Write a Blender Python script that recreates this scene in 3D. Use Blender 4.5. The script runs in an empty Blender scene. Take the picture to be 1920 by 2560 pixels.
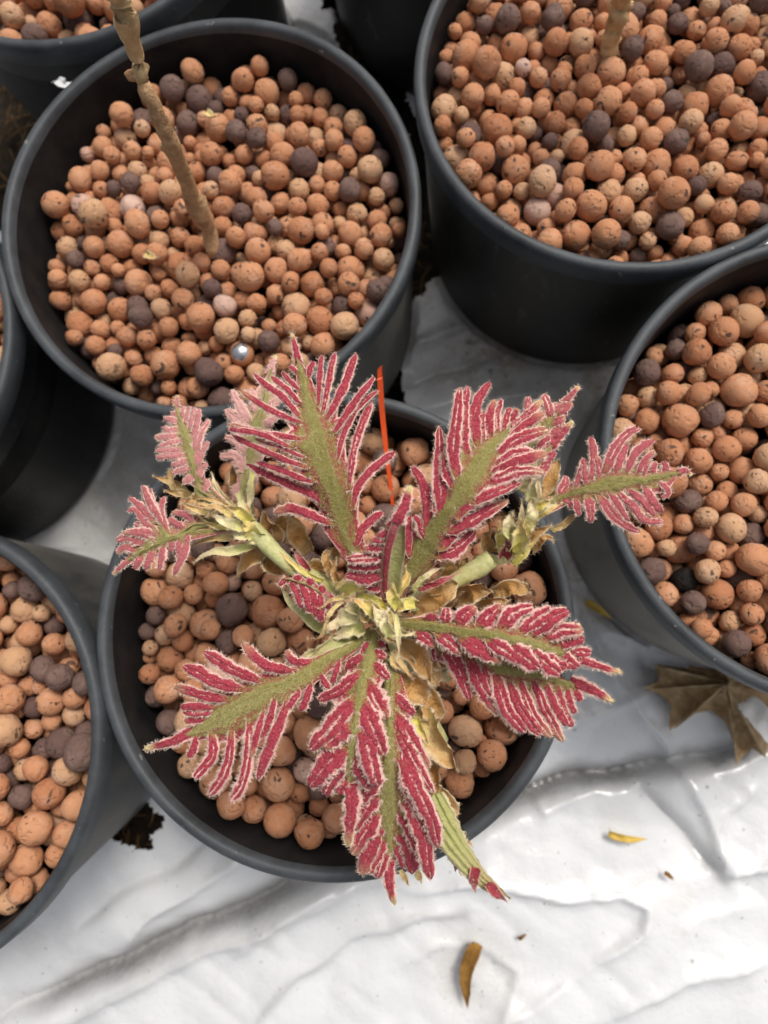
import bpy, math, random
import numpy as np
from mathutils import Vector, Matrix, noise as mnoise
from mathutils.bvhtree import BVHTree

rng = np.random.default_rng(7)
random.seed(7)
S = bpy.context.scene
COL = S.collection

# ------------------------------------------------------------------ camera
CAM_H = 0.2195
CAM_F = 1644.7            # focal length in pixels of the 1920x2560 photograph
CM = np.array([[0.9967234, 0.01076996, 0.08016528],
               [0.0, 0.9910958, -0.13315071],
               [-0.08088550, 0.13271442, 0.98784838]])
cam = bpy.data.cameras.new('camera')
camo = bpy.data.objects.new('camera', cam)
COL.objects.link(camo)
mw = Matrix([[*CM[0], 0], [*CM[1], 0], [*CM[2], CAM_H], [0, 0, 0, 1]])
camo.matrix_world = mw
cam.sensor_fit = 'VERTICAL'
cam.sensor_height = 36.0
cam.lens = CAM_F / 2560 * 36
cam.clip_start = 0.002
cam.clip_end = 60
cam.dof.use_dof = True
cam.dof.focus_distance = 0.172
cam.dof.aperture_fstop = 12.5
S.camera = camo

# ------------------------------------------------------------------ world and sun
SUN_AZ, SUN_EL = math.radians(35), math.radians(58)     # azimuth clockwise from +Y
w = bpy.data.worlds.new('World')
S.world = w
w.use_nodes = True
nt = w.node_tree
bg = nt.nodes['Background']
sky = nt.nodes.new('ShaderNodeTexSky')
sky.sky_type = 'NISHITA'
sky.sun_disc = False
sky.sun_elevation = SUN_EL
sky.sun_rotation = SUN_AZ
sky.air_density = 1.0
sky.dust_density = 6.0
sky.ozone_density = 1.0
hsv = nt.nodes.new('ShaderNodeHueSaturation')            # a grey overcast sky
hsv.inputs['Saturation'].default_value = 0.34
nt.links.new(sky.outputs[0], hsv.inputs['Color'])
nt.links.new(hsv.outputs[0], bg.inputs[0])
bg.inputs[1].default_value = 0.10
sl = bpy.data.lights.new('sun', 'SUN')
sl.energy = 1.5
sl.angle = math.radians(16)
sl.color = (1.0, 0.95, 0.88)
so = bpy.data.objects.new('sun', sl)
COL.objects.link(so)
sd = Vector((math.sin(SUN_AZ) * math.cos(SUN_EL), math.cos(SUN_AZ) * math.cos(SUN_EL), math.sin(SUN_EL)))
so.rotation_euler = sd.to_track_quat('Z', 'Y').to_euler()
S.view_settings.view_transform = 'Standard'
S.view_settings.look = 'None'
S.view_settings.gamma = 1.0
S.view_settings.exposure = 0.32
S.cycles.max_bounces = 6
S.cycles.diffuse_bounces = 3
S.cycles.glossy_bounces = 3
S.cycles.transmission_bounces = 3
S.cycles.transparent_max_bounces = 4

# ------------------------------------------------------------------ helpers
GROUND = -0.1035


def at(px, py, z):
    """The point of the place at height z that lies behind a photograph pixel."""
    d = CM @ np.array([(px - 960) / CAM_F, -(py - 1280) / CAM_F, -1.0])
    t = (z - CAM_H) / d[2]
    return np.array([0, 0, CAM_H]) + d * t


def proj(p):
    v = (np.asarray(p, float) - [0, 0, CAM_H]) @ CM
    return np.stack([960 + CAM_F * v[..., 0] / -v[..., 2], 1280 - CAM_F * v[..., 1] / -v[..., 2], -v[..., 2]], -1)


def tag(o, label=None, cat=None, group=None, kind=None):
    if label: o['label'] = label
    if cat: o['category'] = cat
    if group: o['group'] = group
    if kind: o['kind'] = kind
    return o


def mesh_obj(name, V, F, mat, parent=None, smooth=True, attrs=None, mats=None, fmat=None):
    me = bpy.data.meshes.new(name)
    me.from_pydata([tuple(map(float, v)) for v in V], [], [tuple(map(int, f)) for f in F])
    if smooth:
        me.polygons.foreach_set('use_smooth', np.ones(len(me.polygons), bool))
    for m in (mats or [mat]):
        me.materials.append(m)
    if fmat is not None:
        me.polygons.foreach_set('material_index', np.asarray(fmat, np.int32))
    if attrs is not None:
        a = me.color_attributes.new('tone', 'FLOAT_COLOR', 'POINT')
        a.data.foreach_set('color', np.asarray(attrs, np.float32).ravel())
    me.update()
    o = bpy.data.objects.new(name, me)
    COL.objects.link(o)
    if parent: o.parent = parent
    return o


def empty(name, loc=(0, 0, 0)):
    o = bpy.data.objects.new(name, None)
    o.empty_display_size = 0.01
    COL.objects.link(o)
    o.location = loc
    return o


def put(parent, name, V, F, mat, **k):
    """A part, its vertices given in world space."""
    L = np.array(parent.location)
    return mesh_obj(name, np.asarray(V) - L, F, mat, parent, **k)


def cr(pts, n):
    """Catmull-Rom through pts, n samples evenly spaced along its length."""
    P = np.asarray(pts, float)
    if len(P) == 2:
        return P[0] + (P[1] - P[0]) * np.linspace(0, 1, n)[:, None]
    Q = np.vstack([2 * P[0] - P[1], P, 2 * P[-1] - P[-2]])
    out = []
    for i in range(len(P) - 1):
        t = np.linspace(0, 1, 13)[:, None]
        if i < len(P) - 2: t = t[:-1]
        a, b, c, d = Q[i:i + 4]
        out.append(.5 * (2 * b + (c - a) * t + (2 * a - 5 * b + 4 * c - d) * t ** 2 + (3 * b - a - 3 * c + d) * t ** 3))
    C = np.vstack(out)
    s = np.r_[0, np.cumsum(np.linalg.norm(np.diff(C, axis=0), axis=1))]
    u = np.linspace(0, s[-1], n)
    return np.stack([np.interp(u, s, C[:, k]) for k in range(C.shape[1])], 1)


def unit(v):
    v = np.asarray(v, float)
    return v / np.maximum(np.linalg.norm(v, axis=-1, keepdims=True), 1e-12)


def tube(path, rad, seg=10, cap=True, jit=0.0):
    P = np.asarray(path, float); n = len(P)
    R = np.broadcast_to(rad, (n,))
    T = unit(np.gradient(P, axis=0))
    up = np.array([0.3, 0.2, 1.0]) if abs(T[0][2]) < .8 else np.array([1.0, 0.1, 0])
    V = []
    for i in range(n):
        a = unit(np.cross(T[i], up)); b = np.cross(T[i], a)
        for k in range(seg):
            th = 2 * math.pi * k / seg
            r = R[i] * (1 + jit * rng.normal())
            V.append(P[i] + r * (a * math.cos(th) + b * math.sin(th)))
    F = [(i * seg + k, i * seg + (k + 1) % seg, (i + 1) * seg + (k + 1) % seg, (i + 1) * seg + k)
         for i in range(n - 1) for k in range(seg)]
    if cap:
        F.append(tuple(range(seg))[::-1]); F.append(tuple((n - 1) * seg + k for k in range(seg)))
    return V, F


# ------------------------------------------------------------------ materials
class NT:
    def __init__(s, name, rough=.5, spec=.5):
        s.m = bpy.data.materials.new(name); s.m.use_nodes = True
        s.t = s.m.node_tree; s.b = s.t.nodes['Principled BSDF']
        s.b.inputs['Roughness'].default_value = rough
        s.b.inputs['Specular IOR Level'].default_value = spec
    def n(s, typ, **k):
        x = s.t.nodes.new('ShaderNode' + typ)
        for a, v in k.items(): setattr(x, a, v)
        return x
    def l(s, a, b): s.t.links.new(a, b)
    def noise(s, vec, scale, detail=3, rough=.6, dist=0):
        x = s.n('TexNoise'); x.inputs['Scale'].default_value = scale
        x.inputs['Detail'].default_value = detail; x.inputs['Roughness'].default_value = rough
        x.inputs['Distortion'].default_value = dist
        if vec is not None: s.l(vec, x.inputs['Vector'])
        return x.outputs['Fac']
    def ramp(s, fac, stops, interp='LINEAR'):
        x = s.n('ValToRGB'); e = x.color_ramp.elements; x.color_ramp.interpolation = interp
        while len(e) < len(stops): e.new(.5)
        for q, (p, c) in zip(e, stops):
            q.position = p; q.color = (*c, 1) if len(c) == 3 else c
        s.l(fac, x.inputs[0]); return x.outputs[0]
    def mix(s, f, a, b, mode='MIX'):
        x = s.n('Mix', data_type='RGBA', blend_type=mode)
        for i, v in ((0, f), (6, a), (7, b)):
            if isinstance(v, (int, float)): x.inputs[i].default_value = v
            elif isinstance(v, tuple): x.inputs[i].default_value = (*v, 1)
            else: s.l(v, x.inputs[i])
        return x.outputs[2]
    def math(s, op, a, b=None, clamp=False):
        x = s.n('Math', operation=op, use_clamp=clamp)
        for i, v in ((0, a), (1, b)):
            if v is None: continue
            if isinstance(v, (int, float)): x.inputs[i].default_value = v
            else: s.l(v, x.inputs[i])
        return x.outputs[0]
    def col(s, v):
        if isinstance(v, tuple): s.b.inputs['Base Color'].default_value = (*v, 1)
        else: s.l(v, s.b.inputs['Base Color'])
    def bump(s, h, dist, strength=1.0):
        x = s.n('Bump'); x.inputs['Strength'].default_value = strength; x.inputs['Distance'].default_value = dist
        s.l(h, x.inputs['Height']); s.l(x.outputs[0], s.b.inputs['Normal'])
    def obj(s): return s.n('TexCoord').outputs['Object']
    def geo(s): return s.n('NewGeometry')


def step(N, fac, a, b):
    return N.ramp(fac, [(a, (0, 0, 0)), (b, (1, 1, 1))])


def clay(name, c0, c1, spots=.5, dusty=0.0):
    N = NT(name, .85, .25)
    g = N.geo(); oi = N.n('ObjectInfo')
    r = N.math('FRACT', N.math('ADD', g.outputs['Random Per Island'], oi.outputs['Random']))
    ofs = N.n('VectorMath', operation='ADD'); sc = N.n('VectorMath', operation='SCALE')
    comb = N.n('CombineXYZ')
    for i, k in enumerate((3.7, 7.9, 5.3)): N.l(N.math('MULTIPLY', r, k), comb.inputs[i])
    N.l(N.obj(), ofs.inputs[0]); N.l(comb.outputs[0], ofs.inputs[1])
    v = ofs.outputs[0]
    base = N.mix(r, c0, c1)
    n1 = N.noise(v, 260, 4, .65)
    base = N.mix(N.math('MULTIPLY', n1, .6), base, tuple(x * .55 for x in c0))
    dust = step(N, N.noise(v, 170, 3, .6), .5, .75)
    base = N.mix(N.math('MULTIPLY', dust, .35 + dusty), base, (.62, .44, .33))
    sp = N.math('MAXIMUM', step(N, N.noise(v, 210, 2, .5, .4), .69 - .04 * spots, .71), step(N, N.noise(v, 480, 1, .4, .3), .715 - .02 * spots, .735))
    r2 = N.math('FRACT', N.math('MULTIPLY', r, 7.31))
    sp = N.math('MULTIPLY', sp, step(N, r2, .05, .2))
    base = N.mix(N.math('MULTIPLY', sp, .85), base, (.045, .038, .036))
    N.col(base)
    pit = step(N, N.noise(v, 420, 2, .5), .36, .46)
    hgt = N.math('ADD', N.math('ADD', N.math('MULTIPLY', N.noise(v, 900, 3, .7), .35), N.math('MULTIPLY', pit, .7)),
                 N.math('MULTIPLY', sp, -.9))
    N.bump(hgt, .00045, .9)
    return N.m


CLAY = {'orange': clay('clay_orange', (.56, .247, .122), (.64, .318, .168)),
        'rust': clay('clay_rust', (.47, .195, .092), (.55, .25, .125)),
        'tan': clay('clay_tan', (.60, .335, .18), (.66, .39, .225), 1.0, .08),
        'dark': clay('clay_dark', (.135, .078, .066), (.21, .13, .105), 0, -.2),
        'pale': clay('clay_pale', (.60, .36, .27), (.66, .45, .37), .6, .3),
        'black': clay('clay_black', (.015, .013, .012), (.02, .018, .016), 0, -.3)}
CLAY_WORD = {'orange': 'orange', 'rust': 'rusty', 'tan': 'tan', 'dark': 'dark', 'pale': 'pink'}
HOURS = 'twelve one two three four five six seven eight nine ten eleven'.split()


def silver_clay():
    N = NT('silver_cap', .25, .6)
    g = N.n('TexCoord')
    sep = N.n('SeparateXYZ'); N.l(g.outputs['Object'], sep.inputs[0])
    n = N.noise(g.outputs['Object'], 300, 2)
    m = step(N, N.math('ADD', N.math('MULTIPLY', sep.outputs[2], 220), N.math('MULTIPLY', n, .5)), .93, .98)
    N.col(N.mix(m, (.5, .22, .1), (.60, .62, .64)))
    N.l(N.math('MULTIPLY', m, .95), N.b.inputs['Metallic'])
    N.l(N.math('SUBTRACT', .85, N.math('MULTIPLY', m, .6)), N.b.inputs['Roughness'])
    N.bump(N.noise(g.outputs['Object'], 700, 3), .0003, .5)
    return N.m


def pot_mat(name, dust_amt=.35, seed=0.0, lo=.36):
    N = NT(name, .45, .3)
    g = N.geo(); oi = N.n('ObjectInfo')
    v = N.n('VectorMath', operation='ADD'); N.l(g.outputs['Position'], v.inputs[0])
    v.inputs[1].default_value = (seed, seed * 2, seed)
    p = v.outputs[0]
    st = N.n('Mapping'); N.l(p, st.inputs[0]); st.inputs['Scale'].default_value = (1, 1, .35)
    n = N.noise(st.outputs[0], 38, 5, .62)
    d = step(N, n, lo, lo + .36)
    fine = N.noise(p, 900, 3, .7)
    scr = N.math('MAXIMUM', step(N, N.noise(p, 520, 2, .5), .70, .74), N.math('MULTIPLY', step(N, N.noise(st.outputs[0], 110, 4, .7, .8), .60, .70), .55))
    c = N.mix(N.math('MULTIPLY', d, dust_amt), (.0085, .009, .0095), (.27, .255, .22))
    c = N.mix(N.math('MULTIPLY', fine, .15), c, (.05, .052, .055))
    c = N.mix(N.math('MULTIPLY', scr, .5), c, (.2, .2, .2))
    N.col(c)
    N.l(N.math('ADD', N.math('MULTIPLY', d, .3), .38), N.b.inputs['Roughness'])
    N.bump(N.math('ADD', N.math('MULTIPLY', fine, .4), N.math('MULTIPLY', n, .8)), .0006, .35)
    return N.m


def rim_mat():
    N = NT('pot_rim_plastic', .5, .36)
    p = N.geo().outputs['Position']
    n = N.noise(p, 60, 5, .65); fine = N.noise(p, 1500, 3, .7)
    c = N.mix(step(N, n, .3, .75), (.024, .027, .030), (.080, .089, .097))
    c = N.mix(N.math('MULTIPLY', fine, .25), c, (.09, .097, .104))
    spk = step(N, N.noise(p, 260, 3, .6), .70, .73)
    c = N.mix(N.math('MULTIPLY', spk, .45), c, (.42, .42, .40))
    N.col(c)
    N.l(N.math('ADD', N.math('MULTIPLY', n, .3), .35), N.b.inputs['Roughness'])
    N.bump(N.math('ADD', fine, N.math('MULTIPLY', n, 2)), .0003, .4)
    return N.m


def leaf_mat():
    """tone.r fringe, tone.g green, tone.b cream, alpha paleness of the whole leaf."""
    N = NT('young_leaf_tissue', .75, .2)
    at_ = N.n('Attribute', attribute_name='tone')
    sep = N.n('SeparateColor'); N.l(at_.outputs['Color'], sep.inputs[0])
    p = N.geo().outputs['Position']
    n1 = N.noise(p, 1500, 3, .65); n2 = N.noise(p, 3200, 2, .7); n3 = N.noise(p, 520, 3, .6)
    red = N.mix(step(N, n1, .32, .68), (.18, .010, .019), (.43, .048, .075))
    red = N.mix(N.math('MULTIPLY', step(N, n2, .46, .8), .7), red, (.56, .13, .16))
    pink = N.mix(n1, (.64, .27, .26), (.86, .66, .54))
    fr = N.math('ADD', sep.outputs[0], N.math('MULTIPLY', N.math('SUBTRACT', n1, .5), 1.1))
    fr = N.math('ADD', fr, N.math('MULTIPLY', N.math('SUBTRACT', n2, .5), .35))
    c = N.mix(step(N, fr, .38, .72), red, pink)
    pale = N.mix(n1, (.70, .36, .36), (.82, .62, .50))
    c = N.mix(at_.outputs['Alpha'], c, pale)
    gr = N.mix(n3, (.15, .115, .02), (.30, .26, .06))
    gr = N.mix(step(N, n2, .5, .8), gr, (.42, .39, .15))
    gr = N.mix(N.math('MULTIPLY', at_.outputs['Alpha'], .7), gr, (.55, .53, .25))
    gr = N.mix(step(N, sep.outputs[1], 1.02, 1.5), gr, N.mix(n1, (.30, .34, .11), (.48, .50, .22)))
    gf = N.math('ADD', N.math('ADD', sep.outputs[1], N.math('MULTIPLY', N.math('SUBTRACT', n1, .5), .8)), N.math('MULTIPLY', N.math('SUBTRACT', n3, .5), .9))
    c = N.mix(step(N, gf, .30, .72), c, gr)
    cm = N.mix(n1, (.80, .66, .40), (.72, .68, .25))
    c = N.mix(sep.outputs[2], c, cm)
    N.col(c)
    N.b.inputs['Sheen Weight'].default_value = .12
    N.b.inputs['Sheen Roughness'].default_value = .5
    N.b.inputs['Subsurface Weight'].default_value = .0
    N.bump(N.math('ADD', N.math('MULTIPLY', n3, 1.0), N.math('MULTIPLY', n1, .8)), .00045, .75)
    return N.m


def simple(name, c0, c1, scale=300, rough=.7, spec=.3, bump=.0003, dark=None, detail=4, stretch=None):
    N = NT(name, rough, spec)
    p = N.geo().outputs['Position']
    if stretch:
        mp = N.n('Mapping'); N.l(p, mp.inputs[0]); mp.inputs['Scale'].default_value = stretch; p = mp.outputs[0]
    n = N.noise(p, scale, detail, .65)
    c = N.mix(step(N, n, .3, .7), c0, c1)
    if dark:
        c = N.mix(N.math('MULTIPLY', step(N, N.noise(p, scale * .35, 3, .6), .55, .72), .8), c, dark)
    N.col(c)
    N.bump(N.noise(p, scale * 2.2, 4, .7), bump, .8)
    return N.m


M_LEAF = leaf_mat()
M_HAIR = simple('leaf_hair', (.80, .58, .48), (.90, .78, .63), 900, .8, .2, .00001)
M_HAIRG = simple('leaf_down', (.30, .27, .075), (.56, .50, .24), 900, .8, .2, .00001)
M_SCALE = simple('dry_bud_scale', (.34, .15, .035), (.62, .37, .16), 520, .5, .4, .0005, (.17, .065, .015))
M_SCALE_EDGE = simple('bud_scale_edge', (.72, .52, .32), (.82, .66, .46), 700, .7, .2, .0003)
M_STRAW = simple('straw_bract', (.62, .44, .20), (.78, .64, .36), 500, .65, .3, .0004, (.50, .26, .10))
M_YELLOW = simple('yellow_stipule', (.62, .52, .12), (.78, .70, .32), 420, .6, .3, .0004, (.70, .40, .16))
M_CREAM = simple('cream_stipule', (.66, .60, .32), (.82, .76, .52), 600, .65, .3, .0004)
M_PALEGREEN = simple('pale_green_tissue', (.34, .35, .12), (.56, .54, .27), 700, .65, .3, .0005)
M_SHOOT = simple('green_shoot_bark', (.44, .45, .17), (.68, .64, .32), 500, .5, .35, .0003, (.56, .48, .14))
M_BARK = simple('twig_bark', (.47, .265, .125), (.74, .475, .26), 330, .75, .25, .0016, (.24, .12, .055))
M_BARK2 = simple('tan_twig_bark', (.50, .31, .14), (.74, .52, .28), 260, .75, .25, .0009, (.20, .12, .05))
def bract_mat(name, cb, cm, ct, cd, rough=.6):
    N = NT(name, rough, .3)
    at_ = N.n('Attribute', attribute_name='tone'); sep = N.n('SeparateColor'); N.l(at_.outputs['Color'], sep.inputs[0])
    p = N.geo().outputs['Position']
    n1 = N.noise(p, 380, 4, .65); n2 = N.noise(p, 1600, 3, .7)
    sv = N.math('ADD', sep.outputs[0], N.math('MULTIPLY', N.math('SUBTRACT', n1, .5), .9))
    c = N.ramp(sv, [(.1, cb), (.5, cm), (.95, ct)])
    c = N.mix(N.math('MULTIPLY', step(N, N.math('ADD', N.math('MULTIPLY', n1, .6), N.math('MULTIPLY', n2, .4)), .48, .68), .75), c, cd)
    c = N.mix(N.math('MULTIPLY', step(N, sep.outputs[1], .72, .95), .65), c, (.80, .66, .46))
    N.col(c)
    N.bump(N.math('ADD', n1, N.math('MULTIPLY', n2, .6)), .0009, .9)
    return N.m


M_SCALE = bract_mat('dry_bud_scale', (.52, .34, .15), (.58, .31, .095), (.66, .45, .22), (.36, .155, .035), .45)
M_STRAW = bract_mat('straw_bract', (.74, .60, .24), (.72, .50, .22), (.58, .34, .13), (.50, .27, .10))
M_YELLOW = bract_mat('yellow_stipule', (.80, .74, .16), (.82, .68, .22), (.76, .46, .20), (.70, .60, .20))
M_CREAM = bract_mat('cream_stipule', (.70, .68, .26), (.84, .74, .42), (.82, .64, .42), (.70, .60, .30))
M_PALEGREEN = bract_mat('pale_green_tissue', (.44, .44, .16), (.50, .48, .20), (.62, .48, .28), (.36, .36, .11))
M_FRINGE = bract_mat('red_leaf_tissue', (.36, .05, .06), (.40, .06, .08), (.60, .26, .24), (.24, .02, .03))
M_ORANGE = simple('orange_plastic', (.80, .09, .02), (.86, .12, .03), 200, .35, .4, .0001)
M_RIM = rim_mat()

# ------------------------------------------------------------------ the ground
def polyline_dist(X, Y, pts):
    """Distance and signed side of grid points to a polyline."""
    D = np.full(X.shape, 1e9); Sg = np.zeros(X.shape); U = np.zeros(X.shape)
    L = 0; tot = sum(np.hypot(*(np.subtract(pts[i + 1], pts[i]))) for i in range(len(pts) - 1))
    for a, b in zip(pts[:-1], pts[1:]):
        a = np.array(a); b = np.array(b); d = b - a; l = np.hypot(*d)
        t = np.clip(((X - a[0]) * d[0] + (Y - a[1]) * d[1]) / l ** 2, 0, 1)
        ex = X - (a[0] + t * d[0]); ey = Y - (a[1] + t * d[1])
        q = np.hypot(ex, ey); m = q < D
        D[m] = q[m]; Sg[m] = np.sign(d[0] * ey - d[1] * ex)[m]; U[m] = ((L + t * l) / tot)[m]
        L += l
    return D, Sg, U


def G(pts, k=1.1573):
    return [tuple(at(x * k, y * k, GROUND)[:2]) for x, y in pts]


def vnoise(X, Y, f, seed):
    r = np.random.default_rng(seed); tab = r.random((64, 64))
    x = X * f + 17.3; y = Y * f + 9.1
    xi = np.floor(x).astype(int); yi = np.floor(y).astype(int); fx = x - xi; fy = y - yi
    fx = fx * fx * (3 - 2 * fx); fy = fy * fy * (3 - 2 * fy)
    g = lambda i, j: tab[(xi + i) % 64, (yi + j) % 64]
    return (g(0, 0) * (1 - fx) + g(1, 0) * fx) * (1 - fy) + (g(0, 1) * (1 - fx) + g(1, 1) * fx) * fy


def inside(X, Y, poly):
    r = np.zeros(X.shape, bool); n = len(poly)
    for i in range(n):
        x1, y1 = poly[i]; x2, y2 = poly[(i + 1) % n]
        c = ((y1 > Y) != (y2 > Y)) & (X < (x2 - x1) * (Y - y1) / (y2 - y1 + 1e-12) + x1)
        r ^= c
    return r


# folds of the sheet: (points in the 1659-wide view, kind, height, width)
FOLDS = [([(-60, 2235), (160, 2130), (330, 2060), (450, 2010), (560, 1955), (700, 1895), (900, 1815), (1080, 1745), (1230, 1700), (1400, 1672), (1700, 1590)], 'valley', -.012, .0062),
         ([(-60, 2290), (200, 2180), (420, 2070), (620, 1985), (900, 1880)], 'ridge', .004, .012),
         ([(1255, 1320), (1330, 1470), (1440, 1620), (1490, 1690)], 'ridge', .007, .008),
         ([(1490, 1690), (1540, 1800), (1555, 1890)], 'ridge', .004, .007),
         ([(1555, 1890), (1700, 1850)], 'ridge', .006, .007), ([(1555, 1890), (1430, 1740), (1380, 1690)], 'valley', -.004, .006),
         ([(1555, 1890), (1570, 1760), (1640, 1690)], 'ridge', .003, .006),
         ([(880, 1925), (1060, 1905), (1200, 1935), (1330, 1925), (1400, 1955), (1385, 2000), (1300, 2060), (1240, 2110)], 'ridge', .0045, .006),
         ([(1240, 2110), (1150, 2170), (1060, 2212)], 'ridge', .003, .007),
         ([(560, 2212), (640, 2100), (760, 2030), (900, 1985), (1000, 1975)], 'ridge', .0035, .008),
         ([(170, 2000), (260, 1930), (380, 1870), (440, 1815)], 'valley', -.004, .007),
         ([(240, 2075), (330, 1985), (480, 1890), (560, 1840)], 'ridge', .0045, .009),
         ([(500, 2070), (600, 1990), (730, 1920)], 'ridge', .003, .007),
         ([(1110, 1640), (1180, 1760), (1330, 1690)], 'ridge', .003, .009),
         ([(1100, 1640), (1260, 1560), (1420, 1480)], 'ridge', .004, .012),
         ([(1380, 1420), (1480, 1500), (1560, 1440)], 'valley', -.004, .009),
         ([(1290, 1345), (1400, 1400), (1480, 1400)], 'ridge', .006, .010),
         ([(880, 2080), (1020, 2030), (1110, 2100), (1080, 2230)], 'ridge', .002, .006),
         ([(1300, 2212), (1480, 2110), (1660, 2080)], 'ridge', .004, .010),
         ([(1640, 1940), (1500, 1990), (1400, 2100)], 'ridge', .002, .010),
         ([(90, 1200), (200, 1240), (240, 1330)], 'ridge', .004, .010),
         ([(860, 760), (960, 730), (1050, 700)], 'ridge', .004, .007),
         ([(870, 840), (950, 800), (1080, 770)], 'valley', -.004, .006), ([(860, 900), (1000, 870), (1200, 850)], 'ridge', .003, .008),
         ([(620, 60), (720, 90), (760, 150)], 'ridge', .004, .008)]


def worley(X, Y, cell, seed):
    r = np.random.default_rng(seed); tab = r.random((97, 97, 2))
    x = X / cell; y = Y / cell; xi = np.floor(x).astype(int); yi = np.floor(y).astype(int)
    d1 = np.full(X.shape, 9.0)
    for i in (-1, 0, 1):
        for j in (-1, 0, 1):
            q = tab[(xi + i) % 97, (yi + j) % 97]
            d1 = np.minimum(d1, np.hypot(xi + i + q[..., 0] - x, yi + j + q[..., 1] - y))
    return d1 * cell


def sheet_height(X, Y):
    u_ = X * .87 + Y * .5; v_ = -X * .5 + Y * .87
    wx_ = u_ + .010 * (vnoise(X, Y, 30, 41) - .5); wy_ = v_ + .010 * (vnoise(X, Y, 30, 42) - .5)
    amp = np.clip((vnoise(X, Y, 12, 43) - .25) * 1.6, .15, 1)
    crumple = -.13 * amp * worley(wx_ * .5, wy_, .030, 31) * 1.3 + .09 * amp * worley(wx_, wy_ * .7, .015, 32)
    Z = .006 * (vnoise(X, Y, 9, 1) - .5) + .003 * (vnoise(X, Y, 22, 2) - .5)
    a = vnoise(X, Y, 16, 3); Z += .003 * np.abs(a - .5) * 2
    u = X * .8 - Y * .6; v = X * .6 + Y * .8
    b = vnoise(u, v * .35, 55, 4); Z += .0012 * np.abs(b - .5) * 2
    b = vnoise(v, u * .4, 90, 8); Z += .0009 * np.abs(b - .5) * 2
    Z += crumple
    wx = X + .004 * (vnoise(X, Y, 60, 5) - .5) + .0006 * (vnoise(X, Y, 160, 15) - .5)
    wy = Y + .004 * (vnoise(X, Y, 60, 6) - .5) + .0006 * (vnoise(X, Y, 160, 16) - .5)
    for pts, kind, h, wd in FOLDS:
        D, Sg, U = polyline_dist(wx, wy, G(pts))
        wq = (wd if kind == 'valley' else wd * .75) * np.where(Sg > 0, 1.1, .38)
        Z += h * (1.6 if kind == 'valley' else 1.05) * np.exp(-D / wq) * np.clip(np.minimum(U, 1 - U) * 5 + .25, 0, 1)
    return Z


CREASE_GREY = [(0, .0058, 1.1), (9, .0035, .4), (5, .003, .45), (15, .003, .5), (1, .0035, .35)]  # grey bands coloured along some folds: fold index, width, strength


def crease_grey(X, Y):
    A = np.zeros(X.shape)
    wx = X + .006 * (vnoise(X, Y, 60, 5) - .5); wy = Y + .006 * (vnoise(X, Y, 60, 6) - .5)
    for k, wd, a in CREASE_GREY:
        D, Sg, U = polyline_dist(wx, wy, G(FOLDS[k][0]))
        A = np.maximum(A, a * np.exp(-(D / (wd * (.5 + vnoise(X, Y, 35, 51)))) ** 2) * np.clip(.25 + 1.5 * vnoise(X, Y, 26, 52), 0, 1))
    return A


HOLES = [[(x / 1.728 + 0, y / 1.728 + 1300) for x, y in [(455, 1392), (520, 1335), (620, 1215), (695, 1250), (688, 1335), (645, 1390), (565, 1428), (490, 1415)]],
         [(1086, 662), (1073, 735), (1044, 750), (1019, 792), (995, 847), (1006, 885), (1008, 940), (998, 967), (1010, 1010), (880, 1030), (850, 900), (900, 700), (1000, 540), (1015, 300), (1080, 300), (1110, 640)],
         [(-160, 60), (300, 60), (230, 240), (110, 420), (70, 560), (-160, 600)],
         [(800, -60), (1000, -60), (1010, 200), (1000, 420), (930, 260), (850, 160), (846, 60)]]


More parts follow.
